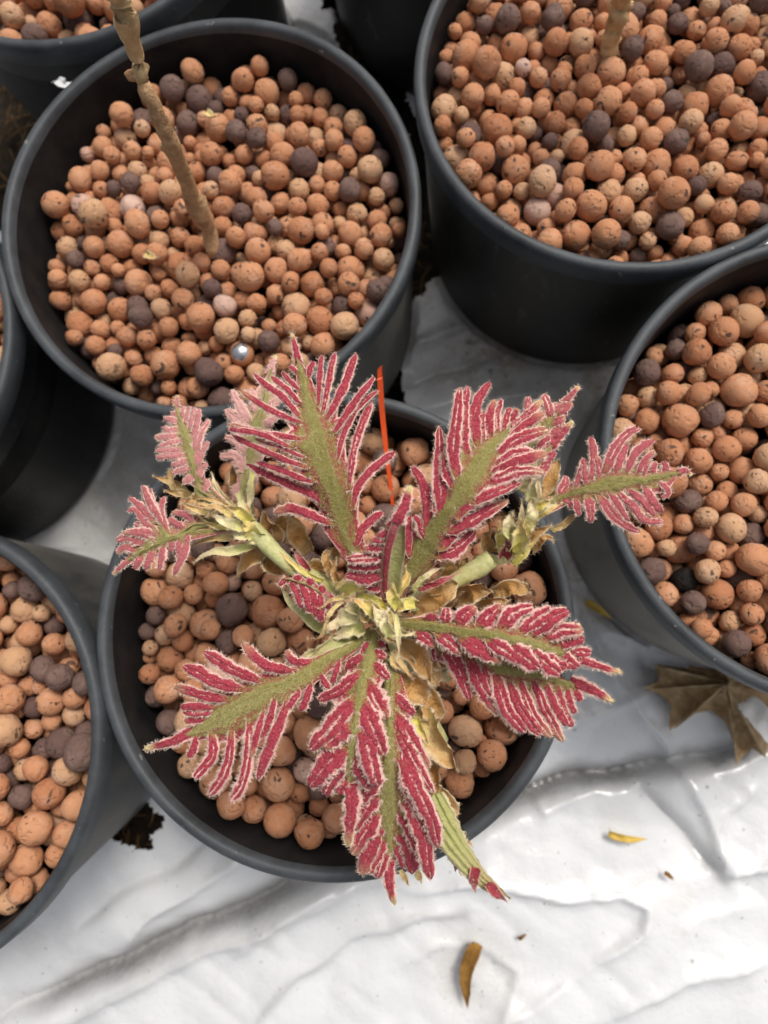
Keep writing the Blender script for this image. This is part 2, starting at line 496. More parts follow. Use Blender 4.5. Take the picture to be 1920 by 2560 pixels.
def ground():
    ax = lambda lo, hi, a, b, fine, ext: np.r_[np.linspace(lo, a, 14)[:-1], np.arange(a, b, fine), np.linspace(b, hi, 14)]
    xs = ax(-1.1, 1.0, -.29, .2, .0014, 0); ys = ax(-1.0, 1.3, -.22, .37, .0014, 0)
    X, Y = np.meshgrid(xs, ys)
    Z = sheet_height(X, Y)
    hp = [[tuple(at(x, y, GROUND)[:2]) for x, y in h] for h in HOLES]
    jx = .010 * (vnoise(X, Y, 70, 11) - .5) + .005 * (vnoise(X, Y, 190, 12) - .5)
    jy = .010 * (vnoise(X, Y, 70, 13) - .5) + .005 * (vnoise(X, Y, 190, 14) - .5)
    cut = np.zeros(X.shape, bool)
    rj = np.random.default_rng(77)
    for h in hp:
        cut |= inside(X + jx, Y + jy, h)
        D, Sg, U = polyline_dist(X + jx, Y + jy, h + h[:1]); m_ = D < .004      # the torn edge follows the tear, not the grid
        dirx = rj.normal(0, .00045, X.shape); diry = rj.normal(0, .00045, X.shape)
        X = np.where(m_, X + dirx, X); Y = np.where(m_, Y + diry, Y)
    near = np.zeros(X.shape)
    for p in POTS.values():
        d = np.hypot(X - p['c'][0], Y - p['c'][1])
        Z = np.where(d < .078, np.minimum(Z, .0025 + np.clip(d - .072, 0, 1) * .8), Z)
        Z = np.where(d < .0745, .0012, Z)
    Z += GROUND - .0012
    n0, n1 = X.shape
    V = np.stack([X.ravel(), Y.ravel(), Z.ravel()], 1)
    idx = np.arange(n0 * n1).reshape(n0, n1)
    F = np.stack([idx[:-1, :-1], idx[:-1, 1:], idx[1:, 1:], idx[1:, :-1]], -1).reshape(-1, 4)
    cf = (cut[:-1, :-1] | cut[:-1, 1:] | cut[1:, 1:] | cut[1:, :-1]).ravel()
    # the white film, its stains and the grey crease bands where they lie
    N = NT('white_plastic_film', .25, .55)
    p = N.geo().outputs['Position']
    c = N.mix(N.noise(p, 25, 3, .6), (.70, .708, .716), (.765, .768, .77))
    dirt = None
    for (x, y, r, k) in [(1230, 900, .040, 1.0), (1060, 700, .03, .75), (1500, 940, .05, .8), (1480, 1560, .03, .4), (170, 1480, .03, .25), (120, 2140, .02, .45),
                         (1180, 2440, .03, .4), (780, 60, .05, .5), (40, 2260, .03, .4), (230, 1960, .012, .0), (1420, 1440, .03, .8), (350, 1250, .06, .45)]:
        q = at(x, y, GROUND)
        dv = N.n('VectorMath', operation='DISTANCE'); N.l(p, dv.inputs[0]); dv.inputs[1].default_value = tuple(q)
        m = N.math('MULTIPLY', N.ramp(N.math('DIVIDE', dv.outputs['Value'], r), [(.15, (1, 1, 1)), (1, (0, 0, 0))]), k)
        dirt = m if dirt is None else N.math('MAXIMUM', dirt, m)
    n1_ = N.noise(p, 75, 5, .7); n2_ = N.noise(p, 260, 4, .7)
    f = N.math('MULTIPLY', dirt, step(N, n1_, .33, .62))
    c = N.mix(f, c, (.36, .30, .21))
    f2 = N.math('MULTIPLY', dirt, step(N, n2_, .58, .68))
    c = N.mix(N.math('MULTIPLY', f2, .8), c, (.09, .065, .04))
    spk = step(N, N.noise(p, 330, 2, .5), .72, .745)
    c = N.mix(N.math('MULTIPLY', spk, .6), c, (.22, .20, .17))
    smear = step(N, N.noise(p, 42, 5, .72), .58, .8)
    c = N.mix(N.math('MULTIPLY', smear, .38), c, (.50, .46, .39))
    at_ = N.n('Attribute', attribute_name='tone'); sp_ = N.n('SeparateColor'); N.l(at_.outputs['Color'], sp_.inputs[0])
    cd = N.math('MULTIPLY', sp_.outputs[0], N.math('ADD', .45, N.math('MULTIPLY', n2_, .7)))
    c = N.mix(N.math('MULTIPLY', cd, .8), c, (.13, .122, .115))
    yl = at(205, 2085, GROUND)
    dv = N.n('VectorMath', operation='DISTANCE'); N.l(p, dv.inputs[0]); dv.inputs[1].default_value = tuple(yl)
    ym = N.ramp(N.math('ADD', N.math('DIVIDE', dv.outputs['Value'], .016), N.math('MULTIPLY', n1_, .5)), [(.35, (1, 1, 1)), (.8, (0, 0, 0))])
    c = N.mix(N.math('MULTIPLY', ym, .6), c, (.75, .60, .25))
    N.b.inputs['Coat Weight'].default_value = .45; N.b.inputs['Coat Roughness'].default_value = .08
    N.col(c)
    N.l(N.math('ADD', N.math('MULTIPLY', N.noise(p, 60, 3), .2), N.math('ADD', N.math('MULTIPLY', f, .4), .12)), N.b.inputs['Roughness'])
    N.bump(N.math('ADD', N.noise(p, 140, 4, .6), N.math('MULTIPLY', N.noise(p, 420, 3, .6), .3)), .0012, .45)
    cdv = crease_grey(X, Y).ravel()
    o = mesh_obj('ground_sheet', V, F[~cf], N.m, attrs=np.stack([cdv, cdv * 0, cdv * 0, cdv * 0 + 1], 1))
    tag(o, 'white wrinkled plastic film spread over the ground under the pots', kind='structure')
    # the soil below it
    xs = ax(-1.5, 1.4, -.29, .2, .004, 0); ys = ax(-1.4, 1.7, -.22, .37, .004, 0)
    X, Y = np.meshgrid(xs, ys)
    Z = GROUND - .020 + .004 * (vnoise(X, Y, 60, 21) - .5) + .004 * (vnoise(X, Y, 150, 22) - .5)
    n0, n1 = X.shape; idx = np.arange(n0 * n1).reshape(n0, n1)
    F = np.stack([idx[:-1, :-1], idx[:-1, 1:], idx[1:, 1:], idx[1:, :-1]], -1).reshape(-1, 4)
    ms = simple('damp_soil', (.018, .013, .009), (.055, .04, .027), 260, .9, .2, .002, (.012, .009, .007))
    tag(mesh_obj('soil', np.stack([X.ravel(), Y.ravel(), Z.ravel()], 1), F, ms), 'dark damp soil showing through tears in the film', kind='structure')


# ------------------------------------------------------------------ pots
POTS = {'C': dict(c=(-.0359, -.0086), R=.0799, z=.0024, lvl=-.0078, rm=.0041, words='seedling pot', seed=3, dome=.004),
        'A': dict(c=(-.0843, .1441), R=.0799, z=-.0009, lvl=-.0105, rm=.0038, words='bare twig pot', seed=5, dome=.001),
        'D': dict(c=(.0717, .1886), R=.0785, z=.0035, lvl=-.0085, rm=.0037, words='upper right pot', seed=8, dome=.001),
        'B': dict(c=(.1325, .0440), R=.0788, z=.0018, lvl=-.0115, rm=.0041, words='maple leaf pot', seed=13, dome=.002),
        'F': dict(c=(-.1876, -.0484), R=.0779, z=.0048, lvl=-.0115, rm=.0041, words='lower left pot', lean=-.0075, seed=21, dome=.001),
        'G': dict(c=(-.1487, .2945), R=.0823, z=.0031, lvl=-.0085, rm=.0044, words='top left pot', seed=34, dome=.001),
        'E': dict(c=(-.2402, .0968), R=.0812, z=-.0048, lvl=-.012, rm=.0048, words='left edge pot', seed=55, dome=.001),
        'H': dict(c=(.0200, .3350), R=.0795, z=.0000, lvl=-.011, rm=.0052, words='top edge pot', seed=71, dome=.001)}
POT_LABEL = {'C': 'black plastic pot holding the pink leaved oak seedling, in the middle',
             'A': 'black plastic pot with the knobbly bare twig leaning out of its clay pebbles',
             'D': 'black plastic pot in the upper right with clay pebbles filled nearly to its rim',
             'B': 'black plastic pot at the right edge with dusty grey wall beside the fallen maple leaf',
             'F': 'black plastic pot cut by the lower left edge of the photo',
             'G': 'black plastic pot cut by the top left corner of the photo',
             'E': 'black plastic pot whose scuffed rim is a sliver at the left edge',
             'H': 'black plastic pot whose lower wall shows at the top between two pots'}


def lathe(prof, seg=128):
    V = []; F = []
    for r, z in prof:
        for k in range(seg):
            a = 2 * math.pi * k / seg
            V.append((r * math.cos(a), r * math.sin(a), z))
    n = len(prof)
    for i in range(n - 1):
        for k in range(seg):
            F.append((i * seg + k, i * seg + (k + 1) % seg, (i + 1) * seg + (k + 1) % seg, (i + 1) * seg + k))
    return V, F


def make_pots():
    for key, p in POTS.items():
        R, zt = p['R'], p['z']
        root = empty('plant_pot', (p['c'][0], p['c'][1], GROUND))
        tag(root, POT_LABEL[key], 'pot', 'black nursery pots standing close together')
        h = zt - GROUND
        m = pot_mat('black_pot_plastic_' + key.lower(), {'B': 1.0, 'C': .45, 'A': .8, 'D': .30, 'E': .04, 'F': .6}.get(key, .12), p['seed'] * .37, {'B': .14, 'A': .26, 'C': .30}.get(key, .36))
        wall = [(.0015, .0015), (.066, .0015), (.0705, .0015), (.0722, .0028), (.0729, .006), (.0738, .03), (.0752, .07), (R - .0040, h - .0110), (R - .0036, h - .0098)]
        V, F = lathe(wall)
        lean = p.get('lean', 0.0); sh = lambda V: [(x + lean * (1 - z / h), y, z) for x, y, z in V]
        V = sh(V)
        o = mesh_obj('wall', V, F, m, root)
        rim = [(R - .0037, h - .0100), (R - .0006, h - .0098), (R, h - .0090), (R, h - .0020), (R - .0004, h - .0008), (R - .0012, h - .0001), (R - .0022, h),
               (R - .0032, h - .0001), (R - .0039, h - .0007), (R - .0044, h - .0020), (R - .0047, h - .0036)]
        V, F = lathe(rim)
        V = [(x, y, z + .0006 * math.sin(3 * math.atan2(y, x) + p['seed'])) for x, y, z in V]
        mesh_obj('rim', V, F, M_RIM, root)
        inn = [(R - .0047, h - .0033), (R - .0052, h - .0095), (R - .0058, h - .03), (R - .0075, h - .06), (.0705, .004), (.0010, .004)]
        V, F = lathe(inn)
        V = sh(V)
        mesh_obj('liner', V, F, M_LINER, root)


M_LINER = simple('pot_inside_plastic', (.008, .008, .0085), (.026, .024, .023), 60, .6, .15, .0004)


# ------------------------------------------------------------------ clay pebbles
def pack(p):
    r_ = np.random.default_rng(p['seed'])
    Rin = p['R'] - .0062
    N = int(.92 * .6 * math.pi * Rin ** 2 * .021 / (4.19 * p['rm'] ** 3 * 1.22))
    r = np.clip(p['rm'] * np.exp(r_.normal(0, .20, N)), p['rm'] * .64, p['rm'] * 1.45)
    a = r_.random(N) * 2 * math.pi; q = np.sqrt(r_.random(N)) * (Rin - r)
    P = np.stack([q * np.cos(a), q * np.sin(a), .004 + r_.random(N) * .030], 1)
    rr = r[:, None] + r[None, :]
    dome = p['dome']
    r = r * 1.03
    rr = rr * 1.03
    for it in range(210):
        g = .00035 if it < 110 else .00035 * max(0, (150 - it) / 40) ** 1.5
        P[:, 2] -= g
        for sub in range(2):
            d = P[:, None, :] - P[None, :, :]
            L = np.sqrt((d ** 2).sum(-1)) + 1e-9
            ov = np.clip(rr - L, 0, None); np.fill_diagonal(ov, 0)
            wgt = ov / L
            cnt = np.maximum((ov > 0).sum(1), 1)
            P += (d * wgt[:, :, None]).sum(1) * (.5 * 1.5 / np.sqrt(cnt))[:, None] * .75
            rad = np.hypot(P[:, 0], P[:, 1])
            k = np.minimum(1, (Rin - r) / np.maximum(rad, 1e-6))
            P[:, :2] *= k[:, None]
            fl = dome * (1 - (rad / Rin) ** 2)
            P[:, 2] = np.maximum(P[:, 2], r + fl)
    top = P[:, 2] + r - dome * (1 - (np.hypot(P[:, 0], P[:, 1]) / Rin) ** 2)
    P[:, 2] += p['lvl'] - np.percentile(top, 90) - dome * .55
    P[:, 0] += p['c'][0]; P[:, 1] += p['c'][1]; P[:, 2] += p['z']
    return P, r / 1.03, r_.random(N)


def splat(P, r, pr, w, h, sc):
    """How many pixels each sphere shows in a small depth map; pr projects to x, y, depth."""
    zb = np.full((h, w), 1e9); ib = np.full((h, w), -1)
    X = pr[:, 0] * sc; Y = pr[:, 1] * sc; D = pr[:, 2]
    for i in range(len(P)):
        if sc > 10: rp = r[i] * sc
        else: rp = r[i] / D[i] * CAM_F * sc
        x0, x1 = max(0, int(X[i] - rp)), min(w, int(X[i] + rp) + 2)
        y0, y1 = max(0, int(Y[i] - rp)), min(h, int(Y[i] + rp) + 2)
        if x0 >= x1 or y0 >= y1: continue
        yy, xx = np.mgrid[y0:y1, x0:x1]
        q = ((xx - X[i]) ** 2 + (yy - Y[i]) ** 2) / rp ** 2
        z = D[i] - r[i] * np.sqrt(np.clip(1 - q, 0, 1))
        m = (q < 1) & (z < zb[y0:y1, x0:x1])
        zb[y0:y1, x0:x1][m] = z[m]; ib[y0:y1, x0:x1][m] = i
    return np.bincount(ib[ib >= 0], minlength=len(P))


def ico(sub):
    import bmesh
    bm = bmesh.new(); bmesh.ops.create_icosphere(bm, subdivisions=sub, radius=1)
    V = np.array([v.co[:] for v in bm.verts]); F = np.array([[v.index for v in f.verts] for f in bm.faces]); bm.free()
    return V, F


def knobbly(V, seed, amt):
    r_ = np.random.default_rng(seed); o = Vector(r_.random(3) * 50)
    out = []
    for v in V:
        n = mnoise.noise(Vector(v) * 1.1 + o) * amt + mnoise.noise(Vector(v) * 2.6 + o) * amt * .35 + mnoise.noise(Vector(v) * 6 + o) * amt * .10
        out.append(v * (1 + n))
    sc = 1 + r_.normal(0, .035, 3)
    return np.array(out) * sc


def rotm(r_):
    q = unit(r_.normal(size=4)); a, b, c, d = q
    return np.array([[1 - 2 * (c * c + d * d), 2 * (b * c - d * a), 2 * (b * d + c * a)],
                     [2 * (b * c + d * a), 1 - 2 * (b * b + d * d), 2 * (c * d - b * a)],
                     [2 * (b * d - c * a), 2 * (c * d + b * a), 1 - 2 * (b * b + c * c)]])


def kind_of(u):
    return 'orange' if u < .50 else 'rust' if u < .68 else 'tan' if u < .84 else 'dark' if u < .985 else 'pale'


def pebbles(bvh):
    PP, RR, UU, KK = [], [], [], []
    for key, p in POTS.items():
        if key in 'HE':            # hardly in view: the twig pot's filling, turned round
            q = POTS['A']; P, r, u = filled
            P = P - [q['c'][0], q['c'][1], q['z'] + q['lvl']]
            P = np.stack([-P[:, 0], -P[:, 1], P[:, 2]], 1) + [p['c'][0], p['c'][1], p['z'] + p['lvl']]
        else: P, r, u = pack(p)
        if key == 'A': filled = (P, r, u)
        # keep what can be seen from above
        pr = np.stack([P[:, 0] - p['c'][0] + .09, P[:, 1] - p['c'][1] + .09, -P[:, 2] + 1], 1)
        vis = splat(P, r, pr, 360, 360, 2000) > 8
        PP.append(P[vis]); RR.append(r[vis]); UU.append(u[vis]); KK += [key] * int(vis.sum())
    P = np.vstack(PP); r = np.hstack(RR); u = np.hstack(UU); K = np.array(KK)
    pr = proj(P)
    cnt = splat(P, r, pr, 480, 640, .25)
    C0 = Vector((0, 0, CAM_H))
    for i in np.where(cnt > 0)[0]:
        blocked = 0
        for dx, dy in ((0, 0), (.5, 0), (-.5, 0), (0, .5), (0, -.5)):
            q = Vector((P[i, 0] + dx * r[i], P[i, 1] + dy * r[i], P[i, 2] + r[i] * .8)); d = q - C0
            if bvh.ray_cast(C0, d.normalized(), d.length)[0] is not None: blocked += 1
        cnt[i] = cnt[i] * (5 - blocked) // 5
    order = np.argsort(-cnt)[:300]
    kinds = [kind_of(x) for x in u]
    special = {}
    for (x, y, key, k) in [(565, 872, 'A', 'silver'), (325, 512, 'A', 'pale'), (961, 428, 'A', 'pale'), (538, 743, 'A', 'pale'), (733, 1915, 'C', 'pale'), (1715, 1470, 'B', 'black'),
                           (1352, 520, 'D', 'pale')]:
        ok = [i for i in order if K[i] == key and i not in special]
        i = min(ok, key=lambda j: (pr[j, 0] - x) ** 2 + (pr[j, 1] - y) ** 2)
        special[i] = k; kinds[i] = k
    IV, IF = ico(3)
    bases = [knobbly(IV, 100 + k, .05 + .045 * (k % 3)) for k in range(7)]
    mats = dict(CLAY); mats['silver'] = silver_clay()
    mesh = {}
    def get(k, v):
        if (k, v) not in mesh:
            me = bpy.data.meshes.new('clay_pebble')
            me.from_pydata([tuple(x * .005) for x in bases[v]], [], [tuple(map(int, f)) for f in IF])
            me.polygons.foreach_set('use_smooth', np.ones(len(me.polygons), bool))
            me.materials.append(mats[k]); mesh[(k, v)] = me
        return mesh[(k, v)]
    r_ = np.random.default_rng(99)
    same = {}
    for i in order:
        k = kinds[i]
        o = bpy.data.objects.new('clay_pebble', get(k, int(r_.integers(0, 7))))
        COL.objects.link(o)
        o.location = P[i]
        s = r[i] / .005
        o.scale = (s * (1 + r_.normal(0, .03)), s * (1 + r_.normal(0, .03)), s * (1 + r_.normal(0, .03)))
        o.rotation_euler = (0, 0, 0) if k == 'silver' else tuple(r_.random(3) * 6.28)
        wds = POTS[K[i]]['words']
        if k == 'silver': tag(o, 'round clay pebble with shiny silver cap in the ' + wds, 'pebble')
        elif k == 'black': tag(o, 'black charred clay pebble in the ' + wds, 'pebble')
        else:
            p_ = POTS[K[i]]; ex, ey = P[i, 0] - p_['c'][0], P[i, 1] - p_['c'][1]
            hr = HOURS[int(round(math.atan2(ex, ey) / (math.pi / 6))) % 12]; q = math.hypot(ex, ey) / .072
            where = 'close to the rim' if q > .76 else 'midway to the rim' if q > .42 else 'near the middle'
            size = 'large' if r[i] > p_['rm'] * 1.22 else 'small' if r[i] < p_['rm'] * .95 else 'medium'
            lab = f'{size} {CLAY_WORD[k]} clay pebble at {hr} oclock {where} in {wds}'
            same.setdefault(lab, []).append((q, o))
            tag(o, lab, 'pebble', f'{CLAY_WORD[k]} clay pebbles in the {wds}')
    for lab, lst in same.items():
        lst.sort(key=lambda a: a[0])
        for (q, o), wd in zip(lst, {2: ('inner', 'outer'), 3: ('inner', 'middle', 'outer')}.get(len(lst), ())): o['label'] = wd + ' ' + lab
    rest = np.setdiff1d(np.arange(len(P)), order)
    jv, jf = ico(2)
    jb = [knobbly(jv, 200 + k, .05 + .045 * (k % 3)) for k in range(7)]
    names = ['orange', 'rust', 'tan', 'dark', 'pale']
    Vs, Fs, Ms = [], [], []; n = 0
    for i in rest:
        Vs.append(jb[int(r_.integers(0, 7))] @ rotm(r_).T * r[i] + P[i]); Fs.append(jf + n); n += len(jv)
        Ms += [names.index(kinds[i])] * len(jf)
    o = mesh_obj('clay_pebbles', np.vstack(Vs), np.vstack(Fs), None, mats=[CLAY[k] for k in names], fmat=Ms)
    tag(o, 'smaller and deeper clay pebbles filling the pots between the larger ones', 'pebbles', kind='stuff')


# ------------------------------------------------------------------ the seedling
CROPS = {'K1': (700, 1250, 3.318), 'K2': (260, 960, 3.318), 'K3': (1000, 900, 3.318), 'K4': (380, 1560, 2.676), 'K5': (740, 1650, 2.765),
         'K6': (540, 800, 3.318), 'K7': (1380, 1000, 4.1475), 'K8': (1000, 1480, 2.860), 'Q3': (260, 820, 2.242), 'Q6': (900, 1400, 2.37), 'N1': (0, 0, 2.592), 'N4': (1280, 1280, 2.592), 'N8': (900, 560, 3.6875)}


def src(crop, p):
    x0, y0, s = CROPS[crop]
    return (x0 + p[0] / s, y0 + p[1] / s)


def W3(crop, p, z):
    return at(*src(crop, p), z)


LEAF_TRIS = [[], []]


def add_bvh(V, F):
    n = len(LEAF_TRIS[0]); LEAF_TRIS[0] += [tuple(v) for v in V]; LEAF_TRIS[1] += [tuple(int(i) + n for i in f) for f in F]


def leaf(root, crop, mid, z, left, right, tip, web=.62, fold=.12, pale=0.0, hw=1.0, tipdz=-.06, cream=.35, green=1.0, seed=1, label=None, rh=.30):
    """mid: pixel points from stalk to tip; z: heights along it; left/right: lobes (base ... tip, width)."""
    r_ = np.random.default_rng(seed * 13 + 5)
    px = cr(mid, 60); zz = np.interp(np.linspace(0, 1, 60), np.linspace(0, 1, len(z)), z)
    M3 = np.array([W3(crop, q, h) for q, h in zip(px, zz)])
    sc = CROPS[crop][2]
    V, F, A, H = [], [], [], []         # vertices, faces, tones, hairs
    def hair(p, d, L, w_, g):
        H.append((p, d, L, w_, g))
    arc = np.r_[0, np.cumsum(np.linalg.norm(np.diff(M3, axis=0), axis=1))]
    total = arc[-1]
    sides = []
    for side, lob in ((0, left), (1, right)):
        st = []
        for L in lob:
            *pts, wd = L
            pts = np.array(pts, float)
            k = int(np.argmin(((px - pts[0]) ** 2).sum(1)))
            st.append([k, pts, wd])
        st.sort(key=lambda a: a[0])
        last = -1
        for s_ in st:
            s_[0] = max(s_[0], last + 1) if s_[0] <= last else s_[0]; last = s_[0]
            s_[0] = min(s_[0], 59)
        sides.append(st)
    def lobe3(k, pts, wd, n=22, dz=None):
        zb = zz[k]
        b3 = W3(crop, pts[0], zb)
        dist = np.linalg.norm(b3 - M3[k])
        zb = zb + fold * dist
        Lp = np.linalg.norm(np.diff(pts, axis=0), axis=1).sum() / sc
        b3 = W3(crop, pts[0], zb)
        Lw = Lp * (CAM_H - zb) / CAM_F
        zt = zb + (tipdz if dz is None else dz) * Lw + r_.normal(0, .06) * Lw
        # the fold starts a little way in on the blade
        pts = np.vstack([pts[0] + (px[k] - pts[0]) * r_.uniform(.12, .42), pts]) if len(pts) < 5 and k < 59 else pts
        q = cr(pts, n); s = np.linspace(0, 1, n)
        hz = zb + (zt - zb) * s + .10 * Lw * np.sin(s * math.pi) * .6
        return np.array([W3(crop, a, h) for a, h in zip(q, hz)]), wd / sc * (CAM_H - zb) / CAM_F * hw * 1.14, Lw
    def ridge(path, wd, Lw, cr_tip=0.0, tone=0.0, is_tip=False, inner=None):
        n = len(path)
        T = unit(np.gradient(path, axis=0)); up = np.array([0, 0, 1.0])
        s = np.linspace(0, 1, n)
        prof = (.40 + .60 * np.sin(np.clip(s * 2.0, 0, 1) * math.pi * .5)) * np.sqrt(np.clip(1 - np.clip((s - .80) / .2, 0, 1) ** 2, 0.015, 1))
        if is_tip: prof = (1 - .55 * s) * np.sqrt(np.clip(1 - np.clip((s - .86) / .14, 0, 1) ** 2, .01, 1))
        ts = np.array([-1, -.82, -.55, -.25, 0, .25, .55, .82, 1])
        base = len(V)
        ej = np.cumsum(r_.normal(0, .05, (n, 2)), 0); ej -= np.linspace(0, 1, n)[:, None] * ej[-1]
        ej += r_.normal(0, .075, (n, 2)); off = np.cumsum(r_.normal(0, .03, n)); off -= np.linspace(0, 1, n) * off[-1]
        cs = np.convolve(r_.normal(0, .5, n + 4), np.ones(5) / 5, 'valid')
        ph = r_.random() * 6
        inner = inner or wd
        dbl = inner > .0031 and not is_tip
        for i in range(n):
            sd_ = unit(np.cross(T[i], up)); nn = np.cross(sd_, T[i])
            wob = 1 + .07 * math.sin(i * 1.1 + ph) + r_.normal(0, .03)
            w2 = (inner + (wd * .92 - inner) * min(1, max(0, (s[i] - .35) / .5))) * .5 * prof[i] * wob
            rise = wd * rh * prof[i] * (min(1, s[i] * 5 + .25))
            tw = .25 * math.sin(s[i] * 4 + ph)
            for t in ts:
                hgt = rise * (1 - abs(t) ** 2.2) - .10 * wd + .05 * wd * (abs(t) > .9) + tw * t * w2 * .5
                hgt -= rise * .26 * math.exp(-((t - .12 * math.sin(i * .7 + ph)) / .2) ** 2)
                cre = math.exp(-((t - .1 * math.sin(i * .5 + ph)) / .15) ** 2) * min(1, max(0, s[i] - .12) * 4) if dbl else 0
                hgt -= rise * .55 * cre
                tt = t * (1 + ej[i, 0 if t < 0 else 1] * (abs(t) > .7)) + off[i]
                p = path[i] + sd_ * w2 * tt + nn * (hgt + wd * (.05 if abs(t) < .9 else .09) * r_.normal())
                V.append(p)
                fr = np.clip((abs(t) - .52) / .44, 0, 1) + tone + (.2 * (s[i] > .93)) + .75 * cre + (0 if dbl else 1) * (.16 + .5 * cs[i]) * math.exp(-(t / .2) ** 2) + r_.normal(0, .07)
                cmt = cr_tip * np.clip((s[i] - .72) / .22, 0, 1)
                A.append((fr, .62 * max(0, 1 - s[i] / .30) * (not is_tip) * (green > .5), cmt, pale))
        m = len(ts)
        for i in range(n - 1):
            for j in range(m - 1):
                F.append((base + i * m + j, base + i * m + j + 1, base + (i + 1) * m + j + 1, base + (i + 1) * m + j))
        # the under side, a thickness below
        b2 = len(V)
        for i in range(n):
            for j in (0, 4, 8):
                q = V[base + i * m + j] - np.array([0, 0, wd * (.06 if j != 4 else .30)])
                V.append(q); A.append((.8, .2, 0, max(pale, .55)))
        for i in range(n - 1):
            for j in range(2):
                F.append((b2 + i * 3 + j, b2 + (i + 1) * 3 + j, b2 + (i + 1) * 3 + j + 1, b2 + i * 3 + j + 1))
            for j, jm in ((0, 0), (2, 8)):
                a, b = base + i * m + jm, base + (i + 1) * m + jm
                c, d = b2 + (i + 1) * 3 + j, b2 + i * 3 + j
                F.append((a, b, c, d) if j == 0 else (b, a, d, c))
        # hairs along both margins and sparse ones on top
        cnt = int(Lw / .00009)
        for _ in range(cnt):
            i = r_.random() * (n - 1.01); i0 = int(i); fq = i - i0
            j = 0 if r_.random() < .5 else 8
            p = V[base + i0 * m + j] * (1 - fq) + V[base + (i0 + 1) * m + j] * fq
            sd_ = unit(np.cross(T[i0], up)) * (-1 if j == 0 else 1)
            d = unit(sd_ * (.8 + .4 * r_.random()) + T[i0] * r_.normal(.35, .5) + up * r_.normal(.15, .5))
            hair(p, d, (.00035 + .0007 * r_.random()), .00005, 0)
        for _ in range(int(cnt * .28)):
            i = r_.random() * (n - 1.01); i0 = int(i)
            p = V[base + i0 * m + int(r_.integers(1, 8))]
            d = unit(np.array([r_.normal(0, .6), r_.normal(0, .6), .8]) + T[i0] * .5)
            hair(p, d, .0002 + .0003 * r_.random(), .00004, 0)
    allp = []
    for side, st in enumerate(sides):
        paths = []
        for k, pts, wd in st:
            path, w3, Lw = lobe3(k, pts, wd)
            paths.append((k, path, w3, Lw)); allp.append((path, w3, Lw))
        if not paths: continue
        mids = [p_[1][int(len(p_[1]) * .55)] for p_ in paths]
        for a in range(len(paths)):
            near = [np.linalg.norm(mids[a] - mids[b]) for b in (a - 1, a + 1) if 0 <= b < len(paths)]
            if near and web >= .5:
                k, path, w3, Lw = paths[a]
                w4 = float(np.clip((.98 if web >= .7 else .72) * np.mean(near), w3 * .9, w3 * 1.55))
                paths[a] = (k, path, w3, Lw); allp[a - len(paths)] = (path, w3, Lw, w4)
        # green blade and the folded web between the lobes, as one sheet
        rows = []
        k0 = 0
        sgn = None
        c0 = paths[0][1][0]; d0 = unit(c0 - M3[paths[0][0]])
        start = M3[0] + d0 * .0009
        st_pts = [(0, start, start, False)]
        for a in range(len(paths)):
            k, path, w3, Lw = paths[a]
            iw = int(round(web * (len(path) - 1)))
            st_pts.append((k, path[0], path[iw] - [0, 0, .35 * w3], True))
            if a + 1 < len(paths):
                k2, p2, w2, L2 = paths[a + 1]
                iv = int(round(web * .72 * (len(path) - 1)))
                gap = np.linalg.norm(path[0] - p2[0])
                b = (path[0] + p2[0]) / 2
                e = (path[iv] + p2[iv]) / 2 - [0, 0, .75 * min(w3, .004)]
                st_pts.append(((k + k2) / 2, b + unit(M3[int((k + k2) / 2)] - b) * .1 * gap, e, False))
        kl = paths[-1][0]
        st_pts.append((59, M3[59] + (paths[-1][1][0] - M3[kl]) * .12, M3[59] + (paths[-1][1][0] - M3[kl]) * .2, False))
        rr = [0, .3, .6, .85, 1, 1.4, 1.75, 2]
        base = len(V)
        for (k, b, e, isf) in st_pts:
            k = float(k); i0 = int(min(k, 58)); mp = M3[i0] * (1 - (k - i0)) + M3[i0 + 1] * (k - i0)
            for q in rr:
                if q <= 1:
                    p = mp + (b - mp) * q
                    p = p + np.array([0, 0, .0006 * (1 - q * q) + r_.normal(0, .00014)])
                    A.append((-.1 + .3 * (q == 1), (1.0 if q < .4 else .8 if q < .7 else .56 if q < .95 else .36) * green * (1 + .6 * max(0, 1 - k / 20)), 0, pale))
                else:
                    p = b + (e - b) * (q - 1) + np.array([0, 0, r_.normal(0, .00018)])
                    A.append((.12 + .16 * (q - 1) + (0 if isf else .10) + .6 * (q == 2), .42 * (q < 1.5) + .2 * (q < 1.8), 0, pale))
                V.append(p)
        m = len(rr)
        for i in range(len(st_pts) - 1):
            for j in range(m - 1):
                f = (base + i * m + j, base + i * m + j + 1, base + (i + 1) * m + j + 1, base + (i + 1) * m + j)
                F.append(f)
                area = np.linalg.norm(np.cross(V[f[2]] - V[f[0]], V[f[3]] - V[f[1]])) * .5
                if j < 5:
                    for _ in range(int(area / (3.2e-8 if j < 4 else 8e-8)) + 1):
                        u_, v_ = r_.random(2)
                        p = (V[f[0]] * (1 - u_) + V[f[1]] * u_) * (1 - v_) + (V[f[3]] * (1 - u_) + V[f[2]] * u_) * v_
                        fwd = unit(M3[min(59, int(st_pts[i][0]) + 3)] - M3[int(min(st_pts[i][0], 56))])
                        d = unit(fwd * .8 + unit(V[f[1]] - V[f[0]]) * r_.normal(.3, .8) + np.array([0, 0, .25 + .3 * r_.random()]))
                        hair(p + [0, 0, .00008], d, .0004 + .0005 * r_.random(), .00004, 1)
    # the midrib as a low rounded ridge
    mp, mf = tube(M3[::3] - [0, 0, .0014], np.linspace(.0019, .0005, 20) * (1.15 if pale > .3 else 1.0), 8)
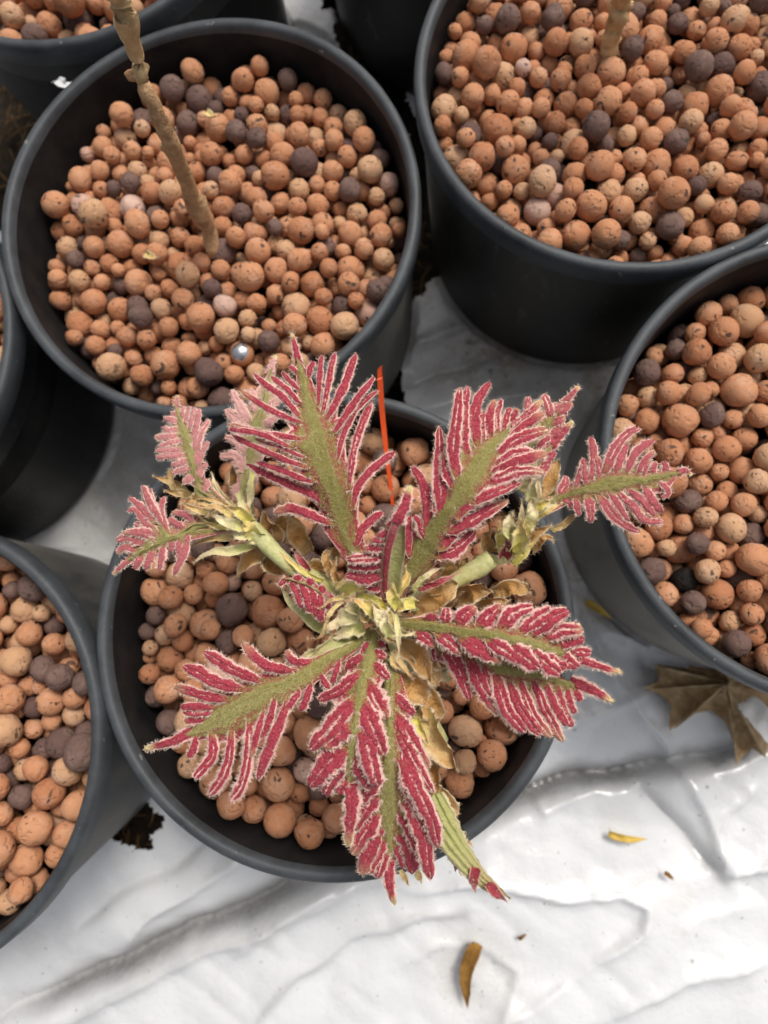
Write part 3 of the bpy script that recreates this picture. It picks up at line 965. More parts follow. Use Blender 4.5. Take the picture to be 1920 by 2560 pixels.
    b0 = len(V); V += list(mp); A += [(.1, 1.2 * green, 0, min(1, pale + .25))] * len(mp)
    F += [tuple(i + b0 for i in f) for f in mf]
    for path, w3, Lw, *w4 in allp:
        ridge(path, w3, Lw, .25 * (r_.random() < .25), r_.normal(0, .10), inner=w4[0] if w4 else w3)
    if tip:
        k = 59; pts = np.array(tip[:-1], float)
        path, w3, Lw = lobe3(k, pts, tip[-1])
        ridge(path, w3, Lw, cream * 2, .1, True)
    o = put(root, 'leaf', V, F, M_LEAF, attrs=np.clip(A, -.5, 2))
    if label: o['label'] = label
    add_bvh(V, F)
    # hairs
    HV, HF, HM = [], [], []
    for p, d, L, w_, g in H:
        sd_ = unit(np.cross(d, [.31, .27, .9])) * w_ * .5
        b = len(HV)
        mid_ = p + d * L * .55 + np.array([0, 0, .00004])
        HV += [p - sd_, p + sd_, mid_ + sd_ * .8, mid_ - sd_ * .8, p + d * L + r_.normal(0, .00008, 3)]
        HF += [(b, b + 1, b + 2, b + 3), (b + 3, b + 2, b + 4)]; HM += [g, g]
    ho = mesh_obj('leaf_hairs', np.array(HV) - np.array(root.location), HF, None, o, mats=[M_HAIR, M_HAIRG], fmat=HM)
    ho['kind'] = 'stuff'
    return o


def blade(root, name, crop, pts, zs, wd, mat, cup=.5, twist=0.0, wave=.12, seed=0, edge=None, tip=.15, n=14, m=9, blunt=False, ragged=.0, pleat=0.0, thick=.00018, crumple=.16, hairs=3.0):
    """A curled scale or stipule: centre line through pixels, width in pixels, cupped across."""
    r_ = np.random.default_rng(seed + 1000)
    px = cr(pts, n); zz = np.interp(np.linspace(0, 1, n), np.linspace(0, 1, len(zs)), zs)
    C = np.array([W3(crop, q, h) for q, h in zip(px, zz)])
    sc = CROPS[crop][2]
    wm = wd / sc * (CAM_H - zz.mean()) / CAM_F * .5
    s = np.linspace(0, 1, n)
    prof = np.sin(np.clip(s * .93 + .10, 0, 1) ** .75 * math.pi) ** .7 * (1 - tip) + tip * (1 - s) if not blunt else (.55 + .45 * np.sin(s * math.pi)) * np.sqrt(np.clip(1 - np.clip((s - .8) / .2, 0, 1) ** 2, .03, 1))
    prof = np.clip(prof, .03, 1)
    T = unit(np.gradient(C, axis=0)); up = np.array([0, 0, 1.0])
    V = []; ph = r_.random(4) * 6
    for i in range(n):
        sd_ = unit(np.cross(T[i], up)); nn = np.cross(sd_, T[i])
        a = twist * (s[i] - .3) + .25 * math.sin(s[i] * 5 + ph[0])
        sd2 = sd_ * math.cos(a) + nn * math.sin(a); n2 = nn * math.cos(a) - sd_ * math.sin(a)
        for j in range(m):
            t = -1 + 2 * j / (m - 1)
            rg = 1 + (ragged * r_.normal() if abs(t) > .9 else 0)
            h = cup * wm * prof[i] * (t * t - .35) + wave * wm * (math.sin(s[i] * 9 + ph[1] + 1.5 * t) * abs(t) + .5 * math.sin(s[i] * 17 + ph[2] - 3 * t)) \
                + pleat * wm * math.sin(13 * t + 9 * s[i])
            q_ = C[i] + sd2 * t * wm * prof[i] * rg + n2 * h
            V.append(q_ + np.array(mnoise.noise_vector(Vector(q_ * 420))) * wm * crumple + np.array(mnoise.noise_vector(Vector(q_ * 1300))) * wm * crumple * .4)
    V = np.array(V)
    F = []; FM = []
    for i in range(n - 1):
        for j in range(m - 1):
            F.append((i * m + j, i * m + j + 1, (i + 1) * m + j + 1, (i + 1) * m + j))
            FM.append(1 if edge and (j in (0, m - 2) or i > n - 3) else 0)
    # under side
    k = len(V); U = V - np.array([0, 0, thick * 2.0])
    Vall = np.vstack([V, U])
    F2 = [tuple(k + q for q in f[::-1]) for f in F]
    ring = [j for j in range(m)] + [i * m + m - 1 for i in range(1, n)] + [(n - 1) * m + j for j in range(m - 2, -1, -1)] + [i * m for i in range(n - 2, 0, -1)]
    F3 = [(ring[q], k + ring[q], k + ring[(q + 1) % len(ring)], ring[(q + 1) % len(ring)]) for q in range(len(ring))]
    TN = [(i / (n - 1), abs(-1 + 2 * j / (m - 1)), 0, 1) for i in range(n) for j in range(m)]
    TN = TN + TN
    HF = []
    hv = []
    for _ in range(int(hairs * n)):
        a = int(ring[int(r_.integers(0, len(ring)))]); i = a // m; j = a % m
        sd_ = unit(np.cross(T[i], up)); d = unit(sd_ * np.sign(j - m / 2 + .1) * r_.uniform(.2, 1) + T[i] * r_.normal(.4, .5) + r_.normal(0, .35, 3))
        if r_.random() < .35: a = int(r_.integers(0, n * m)); d = unit(T[i] * .6 + r_.normal(0, .5, 3) + [0, 0, .5])
        p = V[a]; q2 = unit(np.cross(d, [.3, .2, .9])) * .00003
        b = len(Vall) + len(hv); hv += [p - q2, p + q2, p + d * r_.uniform(.0004, .0013)]; HF.append((b, b + 1, b + 2))
    if hv: Vall = np.vstack([Vall, hv]); TN += [(.4, 1, 0, 1)] * len(hv)
    o = put(root, name, Vall, F + F2 + F3 + HF, mat, attrs=TN)
    add_bvh(V, F)
    return o


def seedling():
    root = empty('oak_seedling', (POTS['C']['c'][0] + .022, POTS['C']['c'][1] + .002, -.013))
    tag(root, 'oak seedling with fringed crimson pink young leaves growing in the middle pot', 'seedling')
    hub = at(965, 1570, .046)
    base = np.array(root.location) + [0, 0, -.02]
    V, F = tube(cr([base, base * .5 + hub * .5 + [.002, 0, 0], hub], 14), np.linspace(.0028, .0024, 14), 12, True, .03)
    put(root, 'stem', V, F, M_BARK)
    # side shoots
    def shoot(crop, pts, zs, w0, w1):
        c = cr(pts, 16); z = np.interp(np.linspace(0, 1, 16), np.linspace(0, 1, len(zs)), zs)
        P = np.array([W3(crop, q, h) for q, h in zip(c, z)])
        k = (CAM_H - np.mean(zs)) / CAM_F / CROPS[crop][2] * .5
        rad = np.linspace(w0, w1, 16) * k * 1.12 * (1 + .10 * np.sin(np.linspace(0, 9, 16)))
        V, F = tube(P, rad, 12, True, .02)
        put(root, 'shoot', V, F, M_SHOOT); add_bvh(V, F)
    shoot('K2', [(1960, 1760), (1780, 1640), (1560, 1520), (1400, 1380), (1290, 1260), (1190, 1170)], [.040, .041, .043, .045, .046, .047], 135, 125)
    shoot('K1', [(1080, 880), (1300, 770), (1500, 640), (1650, 560), (1760, 480)], [.040, .041, .042, .043, .044], 150, 130)
    shoot('K1', [(920, 1000), (1000, 1300), (1180, 1700), (1350, 2000)], [.040, .036, .030, .024], 120, 90)

    # ---- leaves
    leaf(root, 'K6', [(1330, 2290), (1180, 2120), (1090, 1945), (1060, 1750), (1020, 1560), (960, 1350), (880, 1130), (840, 950), (800, 780), (750, 600), (700, 420), (680, 330)], [.046, .049, .055, .060, .062, .060, .056],
         [[(960, 1690), (800, 1625), (620, 1560), (475, 1600), 78], [(960, 1620), (860, 1490), (680, 1400), (440, 1290), (245, 1190), 66], [(770, 1335), (560, 1250), (330, 1180), 55],
          [(735, 1215), (500, 1130), (300, 1040), (130, 950), 60], [(700, 1130), (520, 1040), (320, 985), 48], [(610, 1050), (350, 940), (95, 905), 58], [(715, 985), (430, 945), (90, 860), 62],
          [(695, 850), (450, 740), (195, 580), 62], [(700, 810), (560, 650), (410, 540), (310, 440), 60], [(700, 690), (590, 580), (455, 465), 55], [(690, 580), (610, 500), (545, 430), 44], [(670, 440), (640, 405), (600, 385), 40]],
         [[(1165, 1850), (1230, 1720), (1385, 1590), 80], [(1130, 1560), (1180, 1380), (1300, 1230), (1490, 1090), 76], [(1100, 1400), (1130, 1150), (1200, 900), (1300, 665), 75],
          [(1010, 1150), (1040, 1000), (1150, 760), (1345, 580), 62], [(985, 920), (1100, 750), (1315, 470), 70], [(900, 840), (980, 720), (1090, 480), (1165, 270), 76],
          [(880, 770), (920, 600), (950, 420), (990, 260), 64], [(845, 690), (860, 450), (880, 285), 56], [(765, 480), (780, 400), (815, 340), 54]],
         [(690, 360), (650, 200), (625, 95), 76], web=.36, seed=1, cream=.4)
    leaf(root, 'K2', [(1180, 1140), (960, 990), (800, 930), (770, 800), (730, 640), (690, 480), (650, 330), (610, 220), (597, 180)], [.047, .049, .052, .054, .054, .052],
         [[(740, 760), (690, 800), (645, 810), 48], [(710, 700), (630, 715), (560, 745), 50], [(690, 640), (550, 680), 46], [(675, 590), (550, 595), (425, 608), 52], [(660, 540), (540, 545), (422, 552), 50],
          [(630, 470), (540, 490), (450, 520), 46], [(620, 430), (520, 440), (412, 440), 50], [(620, 370), (540, 385), (485, 350), 46], [(612, 310), (560, 290), (490, 287), 44], [(600, 250), (550, 245), 38]],
         [[(820, 880), (850, 830), (840, 780), 50], [(790, 780), (800, 700), (862, 660), 56], [(770, 680), (805, 560), (872, 475), 58], [(760, 560), (790, 420), (872, 290), 66], [(735, 460), (770, 340), (790, 200), 56],
          [(705, 380), (735, 280), (757, 190), 46], [(675, 330), (712, 180), 42], [(645, 280), (665, 180), 36]],
         [(602, 200), (605, 140), (615, 90), 66], web=.78, pale=.34, seed=2, cream=.35)
    leaf(root, 'K2', [(1180, 1170), (960, 1140), (760, 1165), (650, 1240), (520, 1295), (380, 1350), (270, 1410), (205, 1465)], [.047, .049, .051, .052, .050, .047],
         [[(680, 1330), (660, 1420), (575, 1590), 55], [(690, 1255), (690, 1350), 46], [(630, 1290), (620, 1370), (630, 1455), 62], [(560, 1310), (560, 1395), 44], [(490, 1345), (470, 1450), (460, 1555), 56], [(405, 1385), (370, 1470), (340, 1545), 52], [(310, 1430), (280, 1480), (250, 1535), 56]],
         [[(740, 1150), (680, 1090), (560, 1060), 54], [(660, 1205), (600, 1160), (530, 1110), 62], [(530, 1235), (480, 1080), (495, 930), 64], [(470, 1130), (400, 960), (385, 865), 50], [(450, 1110), (380, 980), (322, 835), 56], [(400, 1120), (280, 1000), (205, 940), 56],
          [(340, 1150), (250, 1040), (190, 1065), 44], [(470, 1290), (380, 1190), (240, 1155), 64], [(440, 1310), (320, 1235), (150, 1235), 54], [(350, 1340), (230, 1260), (95, 1300), 62], [(275, 1390), (180, 1350), (100, 1410), 56]],
         [(225, 1455), (150, 1510), (65, 1580), 66], web=.55, pale=.16, seed=3, cream=.3)
    leaf(root, 'K2', [(1180, 1120), (1170, 900), (1195, 700), (1220, 500), (1270, 320), (1340, 120), (1390, -120)], [.040, .041, .042, .042, .040],
         [[(1120, 960), (1090, 900), (1100, 820), 50], [(1160, 720), (1090, 600), (955, 600), 76], [(1180, 560), (1080, 470), (995, 445), 60], [(1180, 370), (1090, 280), (1000, 205), 66], [(1210, 320), (1110, 150), (1055, 40), 66], [(1270, 220), (1230, 120), (1215, 30), 62]],
         [[(1240, 820), (1270, 760), 40], [(1300, 500), (1420, 430), 54], [(1330, 330), (1460, 260), 54], [(1370, 180), (1480, 110), 54]],
         [(1375, -80), (1400, -170), (1425, -245), 80], web=.75, pale=.62, seed=4, cream=.45)
    leaf(root, 'K3', [(-80, 1990), (0, 1830), (100, 1660), (250, 1400), (380, 1200), (520, 1020), (640, 860), (750, 730), (850, 640), (910, 560)], [.046, .049, .055, .060, .062, .060, .056],
         [[(85, 1620), (65, 1450), (85, 1285), 52], [(200, 1480), (180, 1370), (112, 1285), 50], [(225, 1450), (225, 1300), (220, 1150), (160, 980), (95, 868), 76], [(325, 1290), (285, 1170), 52], [(340, 1270), (330, 900), (325, 545), 82],
          [(440, 1060), (390, 930), (350, 760), 52], [(475, 980), (440, 750), (470, 450), (500, 222), 82], [(565, 815), (520, 640), (535, 400), (560, 208), 66], [(640, 700), (615, 480), (660, 320), (750, 178), 80], [(690, 670), (670, 560), (690, 420), 50],
          [(755, 640), (745, 480), (785, 320), 60], [(820, 610), (810, 480), (845, 318), 54], [(860, 580), (885, 470), (920, 390), 54], [(915, 520), (940, 460), (980, 400), 50]],
         [[(310, 1620), (460, 1560), (625, 1415), 90], [(350, 1560), (480, 1400), (720, 1360), 78], [(430, 1420), (650, 1300), (905, 1160), 80], [(480, 1290), (690, 1080), (1040, 950), 110], [(620, 1180), (820, 1090), (1010, 1005), 66],
          [(760, 1010), (980, 930), (1200, 930), 84], [(755, 945), (950, 850), (1230, 770), 96], [(800, 860), (1000, 770), (1240, 820), 70], [(815, 800), (960, 660), (1240, 575), 108], [(865, 720), (1000, 570), (1205, 435), 100], [(900, 630), (1000, 530), (1110, 420), 62]],
         [(890, 600), (1030, 480), (1185, 325), 110], web=.8, seed=5, cream=.25)
    leaf(root, 'K3', [(1000, 850), (1100, 720), (1220, 570), (1310, 430), (1360, 350)], [.048, .050, .051, .050],
         [[(1090, 500), (1060, 400), (1066, 300), 62], [(1245, 480), (1225, 370), (1190, 275), 66], [(1290, 440), (1290, 390), (1285, 345), 56]],
         [[(1230, 660), (1320, 560), (1385, 540), 64], [(1260, 540), (1310, 500), (1375, 478), 60], [(1300, 455), (1360, 400), (1435, 355), 70]],
         [(1345, 365), (1420, 290), (1495, 212), 74], web=.7, pale=.12, seed=6, cream=.3)
    leaf(root, 'K3', [(960, 980), (1080, 880), (1180, 790), (1260, 710)], [.050, .052, .052, .050],
         [[(1120, 780), (1180, 690), (1250, 620), 56], [(1190, 740), (1240, 690), 46]], [[(1180, 850), (1260, 790), (1290, 760), 60], [(1110, 930), (1200, 900), (1240, 860), 56]],
         [(1235, 735), (1320, 640), (1440, 500), 100], web=.7, pale=.05, seed=16, cream=.4)
    leaf(root, 'K7', [(-380, 1330), (-180, 1160), (0, 1050), (200, 960), (450, 900), (700, 860), (950, 830), (1150, 790), (1310, 755)], [.044, .046, .048, .050, .051, .051, .049],
         [[(85, 985), (125, 880), (150, 780), 72], [(240, 905), (290, 790), (345, 600), 84], [(350, 870), (345, 760), (330, 660), 50], [(395, 845), (430, 680), (420, 500), (398, 372), 88], [(490, 800), (490, 690), (450, 560), 56], [(545, 760), (650, 520), (780, 350), (925, 292), 90], [(670, 735), (730, 570), (790, 440), 60],
          [(775, 750), (870, 540), (1065, 412), 86], [(885, 770), (960, 630), (1070, 520), 70], [(950, 780), (980, 690), (1020, 610), 50], [(1045, 765), (1060, 690), (1085, 630), 62], [(1165, 740), (1180, 690), (1150, 632), 60]],
         [[(110, 1035), (180, 1060), (212, 1130), 52], [(245, 1020), (260, 1110), (287, 1205), 56], [(370, 1000), (400, 1120), (407, 1275), 72], [(475, 985), (640, 1190), (780, 1310), (915, 1372), 86], [(600, 960), (690, 1090), (800, 1260), 54], [(685, 960), (850, 1120), (960, 1250), (1165, 1262), 86], [(790, 925), (930, 1050), (1070, 1200), 76],
          [(960, 900), (1040, 1030), (1145, 1170), 86], [(1100, 845), (1190, 920), (1205, 985), (1130, 1010), 46]],
         [(1300, 755), (1390, 735), (1450, 790), 90], web=.6, pale=.10, seed=7, cream=.5)
    leaf(root, 'K4', [(1480, 60), (1300, 170), (1130, 260), (960, 350), (800, 430), (640, 500), (480, 590), (330, 680), (240, 735)], [.046, .051, .054, .053, .049, .044],
         [[(1250, 250), (1230, 320), (1200, 405), 48], [(1130, 340), (1160, 390), (1190, 435), 46], [(1060, 410), (1030, 500), (990, 582), 60], [(980, 460), (930, 530), (905, 590), 44], [(900, 530), (840, 700), (760, 900), (702, 1042), 72], [(820, 500), (790, 620), (720, 830), 54], [(740, 600), (700, 760), (660, 900), 44], [(650, 650), (645, 880), (600, 1080), (515, 1197), 76],
          [(530, 715), (515, 900), (450, 1060), (372, 1152), 76], [(400, 740), (412, 870), (350, 960), (278, 1034), 76], [(295, 750), (280, 830), (238, 892), 60]],
         [[(1080, 245), (960, 255), (890, 175), 62], [(960, 315), (780, 285), (680, 210), (600, 122), 66], [(730, 385), (540, 300), (430, 240), (342, 183), 76], [(600, 440), (420, 390), (300, 320), (203, 280), 82], [(490, 505), (330, 470), (152, 418), 72], [(420, 560), (310, 545), (185, 555), 60], [(400, 590), (300, 600), (205, 590), 40], [(350, 640), (280, 640), (212, 645), 56]],
         [(280, 715), (130, 790), (-62, 838), 84], web=.3, seed=8, cream=.45, fold=.05)
    leaf(root, 'K5', [(660, -40), (650, 60), (640, 300), (640, 560), (640, 800), (640, 1000), (640, 1180), (645, 1380)], [.045, .048, .050, .049, .044, .037, .030],
         [[(690, 250), (760, 330), (825, 378), 54], [(690, 380), (800, 560), (920, 755), 80], [(700, 500), (830, 720), (950, 920), 66], [(705, 640), (830, 850), (930, 1080), (985, 1310), 92], [(720, 800), (820, 980), (900, 1180), 64], [(735, 920), (830, 1050), (890, 1240), (935, 1520), 92], [(715, 1040), (800, 1190), (880, 1390), 70],
          [(695, 1190), (780, 1290), (805, 1485), 86], [(685, 1290), (735, 1370), (745, 1445), 70]],
         [[(580, 500), (500, 600), (480, 700), 60], [(575, 800), (500, 900), (440, 1020), 70], [(560, 930), (470, 1060), (400, 1180), 76], [(560, 1040), (480, 1180), (385, 1350), 92], [(590, 1150), (510, 1310), (450, 1490), 90], [(612, 1230), (560, 1350), (500, 1485), 66], [(620, 1320), (590, 1420), (555, 1512), 70]],
         [(648, 1390), (650, 1560), (684, 1700), 84], web=.88, seed=9, cream=.35, fold=-.02, tipdz=-.15)
    leaf(root, 'K4', [(1490, 70), (1450, 250), (1400, 430), (1370, 600), (1340, 800), (1315, 960), (1310, 1070)], [.047, .053, .058, .059, .056, .050],
         [[(1520, 140), (1565, 130), 44], [(1500, 190), (1530, 210), (1572, 225), 46], [(1480, 270), (1530, 310), (1588, 372), 52], [(1445, 400), (1500, 520), (1572, 640), 92], [(1415, 540), (1480, 700), (1552, 882), 112], [(1400, 710), (1450, 850), (1512, 1090), 116], [(1370, 880), (1400, 990), (1470, 1110), 84]],
         [[(1440, 140), (1400, 210), 42], [(1415, 220), (1340, 250), (1300, 320), 48], [(1395, 330), (1260, 430), (1108, 512), 72], [(1355, 500), (1220, 680), (1120, 780), (1048, 852), 96], [(1325, 690), (1220, 760), (1140, 830), 84], [(1305, 830), (1180, 930), (1046, 1092), 112], [(1300, 950), (1220, 1020), (1150, 1145), 96], [(1310, 1040), (1270, 1080), (1250, 1140), 66]],
         [(1315, 1040), (1330, 1240), (1310, 1500), 120], web=.8, seed=10, cream=.25, fold=.05, tipdz=-.2)
    leaf(root, 'K8', [(-40, 225), (200, 240), (450, 270), (700, 310), (900, 360), (1100, 420), (1230, 470)], [.048, .053, .056, .057, .054, .049],
         [[(230, 200), (240, 150), 60], [(330, 215), (330, 108), 62], [(420, 232), (460, 170), (545, 98), 82], [(570, 245), (640, 170), (745, 92), 86], [(720, 255), (800, 165), (955, 98), 92], [(870, 285), (960, 200), (1100, 110), 84], [(940, 310), (1060, 210), (1210, 132), 88], [(1050, 330), (1150, 275), (1315, 268), 96], [(1140, 390), (1220, 350), (1322, 340), 76], [(1220, 440), (1290, 425), (1372, 435), 66]],
         [[(120, 290), (180, 320), (250, 400), 56], [(270, 305), (350, 360), (440, 445), 74], [(450, 335), (580, 410), (740, 492), 86], [(640, 350), (740, 420), (850, 497), 80], [(790, 390), (890, 470), (1000, 552), 92], [(940, 425), (1060, 520), (1150, 592), 94], [(1040, 450), (1110, 500), (1195, 545), 80], [(1150, 460), (1220, 500), (1275, 545), 70]],
         [(1230, 465), (1400, 522), (1595, 578), 76], web=.85, seed=11, cream=.35, fold=.1)
    leaf(root, 'K8', [(60, 300), (300, 360), (470, 430), (650, 500), (850, 560), (1050, 610), (1230, 655)], [.042, .045, .047, .047, .044, .040],
         [[(700, 470), (800, 460), 40], [(1000, 560), (1080, 560), 40]],
         [[(180, 340), (220, 420), (240, 500), 50], [(310, 385), (420, 560), (502, 772), 72], [(490, 470), (580, 680), (712, 882), 82], [(600, 530), (640, 680), (760, 860), 50], [(690, 600), (760, 830), (900, 1015), 84], [(780, 640), (880, 850), (1010, 1030), 78], [(860, 640), (950, 870), (1085, 1045), 78], [(950, 630), (1050, 850), (1165, 1075), 84], [(1040, 650), (1110, 830), (1200, 960), 66], [(1130, 680), (1165, 850), (1238, 965), 68], [(1200, 690), (1215, 790), (1255, 872), 60], [(1250, 690), (1292, 785), 50]],
         [(1215, 640), (1380, 705), (1535, 790), 90], web=.9, seed=12, cream=.45, fold=-.05, tipdz=-.2)
    leaf(root, 'K1', [(880, 860), (850, 700), (855, 560), (875, 410), (930, 240), (1010, 70), (1060, -60)], [.052, .060, .066, .070, .072],
         [[(820, 730), (700, 715), 66], [(825, 640), (680, 640), (538, 622), 72], [(835, 550), (690, 550), (560, 552), 56], [(840, 470), (700, 480), (540, 495), 70], [(850, 400), (770, 395), (695, 405), 62], [(870, 330), (800, 335), (745, 330), 60], [(905, 270), (850, 290), (800, 290), 56], [(945, 190), (910, 210), (875, 215), 52], [(1000, 70), (970, 100), (950, 130), 46]],
         [],
         [(960, 190), (1030, 40), (1085, -128), 120], web=.9, seed=13, cream=.5, green=0.0, fold=.2)
    blade(root, 'leaf_fold', 'K1', [(868, 800), (872, 600), (895, 420), (950, 230), (1020, 70), (1078, -100)], [.055, .062, .068, .072, .074, .074], 74, M_FRINGE, -.8, .2, .12, 35, None, .25, 26, 9, True, .08, crumple=.12, hairs=12)
    blade(root, 'leaf', 'K1', [(905, 900), (940, 650), (985, 400), (1030, 150), (1070, -60)], [.050, .058, .064, .068, .070], 150, M_PALEGREEN, .7, .5, .10, 31, None, .1)
    leaf(root, 'K1', [(480, 900), (350, 780), (190, 690), (40, 650)], [.046, .050, .051, .049],
         [[(90, 670), (130, 760), (190, 900), 72], [(170, 690), (220, 800), (260, 940), 72], [(250, 720), (290, 850), (300, 970), 72], [(330, 760), (340, 880), (330, 1010), 72], [(400, 810), (390, 900), (360, 990), 60]],
         [[(120, 660), (180, 630), 50], [(230, 690), (290, 670), 56], [(330, 750), (380, 740), 56], [(410, 810), (455, 820), 52]],
         [(60, 655), (20, 680), (-20, 720), 60], web=.95, seed=14, cream=.2, green=0.0)
    blade(root, 'leaf', 'K1', [(420, 1100), (300, 1040), (180, 930), (90, 860), (0, 700)], [.043, .044, .045, .045, .045], 90, M_PALEGREEN, .5, .3, .1, 32)
    # the leaf seen from its pale back
    blade(root, 'leaf', 'K5', [(950, 930), (1040, 1170), (1160, 1370), (1300, 1530), (1480, 1645)], [.030, .030, .027, .022, .016], 190, M_PALEGREEN, -.35, .2, .04, 33, None, .12, 40, 31, False, .06, .085, crumple=.05)
    for (pts, w_) in [([(1130, 1330), (1112, 1400), (1100, 1462)], 66), ([(1240, 1440), (1228, 1530), (1238, 1602)], 86), ([(1330, 1545), (1400, 1625), (1462, 1676)], 76), ([(1075, 1250), (1070, 1320), (1050, 1380)], 56)]:
        blade(root, 'leaf_fringe', 'K5', pts, [.026, .024, .021], w_, M_FRINGE, .3, .3, .15, 40 + w_ + pts[0][0], M_HAIR, .3)

    # ---- dry bud scales
    SC = [('K1', [(1120, 930), (1250, 850), (1420, 720), (1470, 700)], [.042, .046, .048, .048], 190), ('K1', [(1330, 900), (1440, 800), (1520, 760)], [.040, .044, .046], 120),
          ('Q6', [(560, 270), (650, 190), (780, 185)], [.040, .045, .046], 150), ('Q6', [(780, 200), (880, 170), (1010, 185)], [.036, .041, .043], 95), ('Q6', [(700, 285), (800, 255), (890, 240)], [.038, .042, .043], 80),
          ('Q6', [(310, 300), (420, 260), (560, 210)], [.042, .045, .046], 110), ('Q6', [(520, 180), (540, 80), (560, 0)], [.040, .042, .044], 120), ('Q6', [(590, 120), (620, 30), (640, -20)], [.038, .04, .042], 90),
          ('Q6', [(230, 500), (330, 560), (420, 720)], [.042, .043, .040], 130), ('Q6', [(300, 520), (390, 600), (460, 740)], [.041, .041, .038], 110), ('Q6', [(400, 560), (480, 600), (550, 620)], [.038, .040, .040], 110),
          ('Q6', [(230, 700), (310, 760), (390, 850)], [.041, .042, .039], 170), ('Q6', [(380, 760), (420, 850), (460, 950)], [.035, .035, .032], 120), ('Q6', [(330, 900), (430, 1040), (580, 1250)], [.034, .036, .034], 165),
          ('Q6', [(400, 1180), (430, 1280), (450, 1400)], [.028, .028, .026], 90), ('Q6', [(430, 1330), (500, 1430), (570, 1530)], [.026, .027, .025], 100), ('Q6', [(300, 880), (360, 960), (420, 1150)], [.032, .032, .03], 110),
          ('Q3', [(960, 1200), (930, 1110), (890, 1030)], [.036, .038, .040], 110), ('Q3', [(1150, 1260), (1090, 1160), (1040, 1060)], [.036, .039, .042], 110), ('Q3', [(900, 1240), (820, 1290), (745, 1395)], [.040, .040, .036], 95),
          ('Q3', [(900, 1270), (960, 1330), (1030, 1380)], [.040, .038, .036], 110), ('Q3', [(1130, 1400), (1200, 1370), (1270, 1400)], [.038, .041, .040], 120), ('Q3', [(1240, 1300), (1290, 1250), (1310, 1330)], [.042, .044, .044], 60),
          ('Q3', [(740, 930), (735, 840), (725, 740)], [.034, .036, .038], 60), ('Q3', [(1000, 1200), (990, 1120), (1010, 1040)], [.034, .036, .038], 90), ('Q3', [(480, 960), (420, 880), (280, 830)], [.046, .049, .049], 50), ('Q3', [(500, 950), (430, 930), (340, 910)], [.046, .048, .049], 44), ('Q3', [(420, 950), (380, 870), (365, 790)], [.047, .05, .051], 34),
          ('Q3', [(640, 960), (560, 950), (440, 990)], [.047, .050, .050], 80), ('Q3', [(700, 1000), (650, 1040), (590, 1060)], [.048, .051, .051], 80),
          ('K3', [(1190, 1160), (1240, 1000), (1310, 830)], [.044, .045, .046], 110), ('K3', [(1080, 1560), (1200, 1480), (1275, 1500)], [.041, .045, .046], 90), ('K3', [(1000, 1590), (1130, 1440), (1260, 1370)], [.042, .046, .047], 90), ('K3', [(1260, 1420), (1350, 1370), (1460, 1280)], [.042, .044, .044], 50),
          ('K3', [(760, 1600), (720, 1480), (760, 1400)], [.040, .043, .045], 120), ('K3', [(950, 1440), (930, 1340), (940, 1270)], [.047, .050, .051], 100),
          ('K1', [(430, 640), (380, 480), (430, 420)], [.044, .047, .048], 70), ('K1', [(520, 720), (450, 600), (470, 480)], [.045, .048, .049], 60)]
    for i, (c, pts, zs, w_) in enumerate(SC):
        blade(root, 'bud_scale', c, pts, zs, w_ * 1.12, M_STRAW if i in (13, 25, 26, 27, 33) else M_SCALE, .8 + .35 * (i % 3), .7 * math.sin(i * 2.3), .17, 300 + i, M_SCALE_EDGE, .12, 20, 13, i % 3 == 0, .07, crumple=.13, hairs=6)
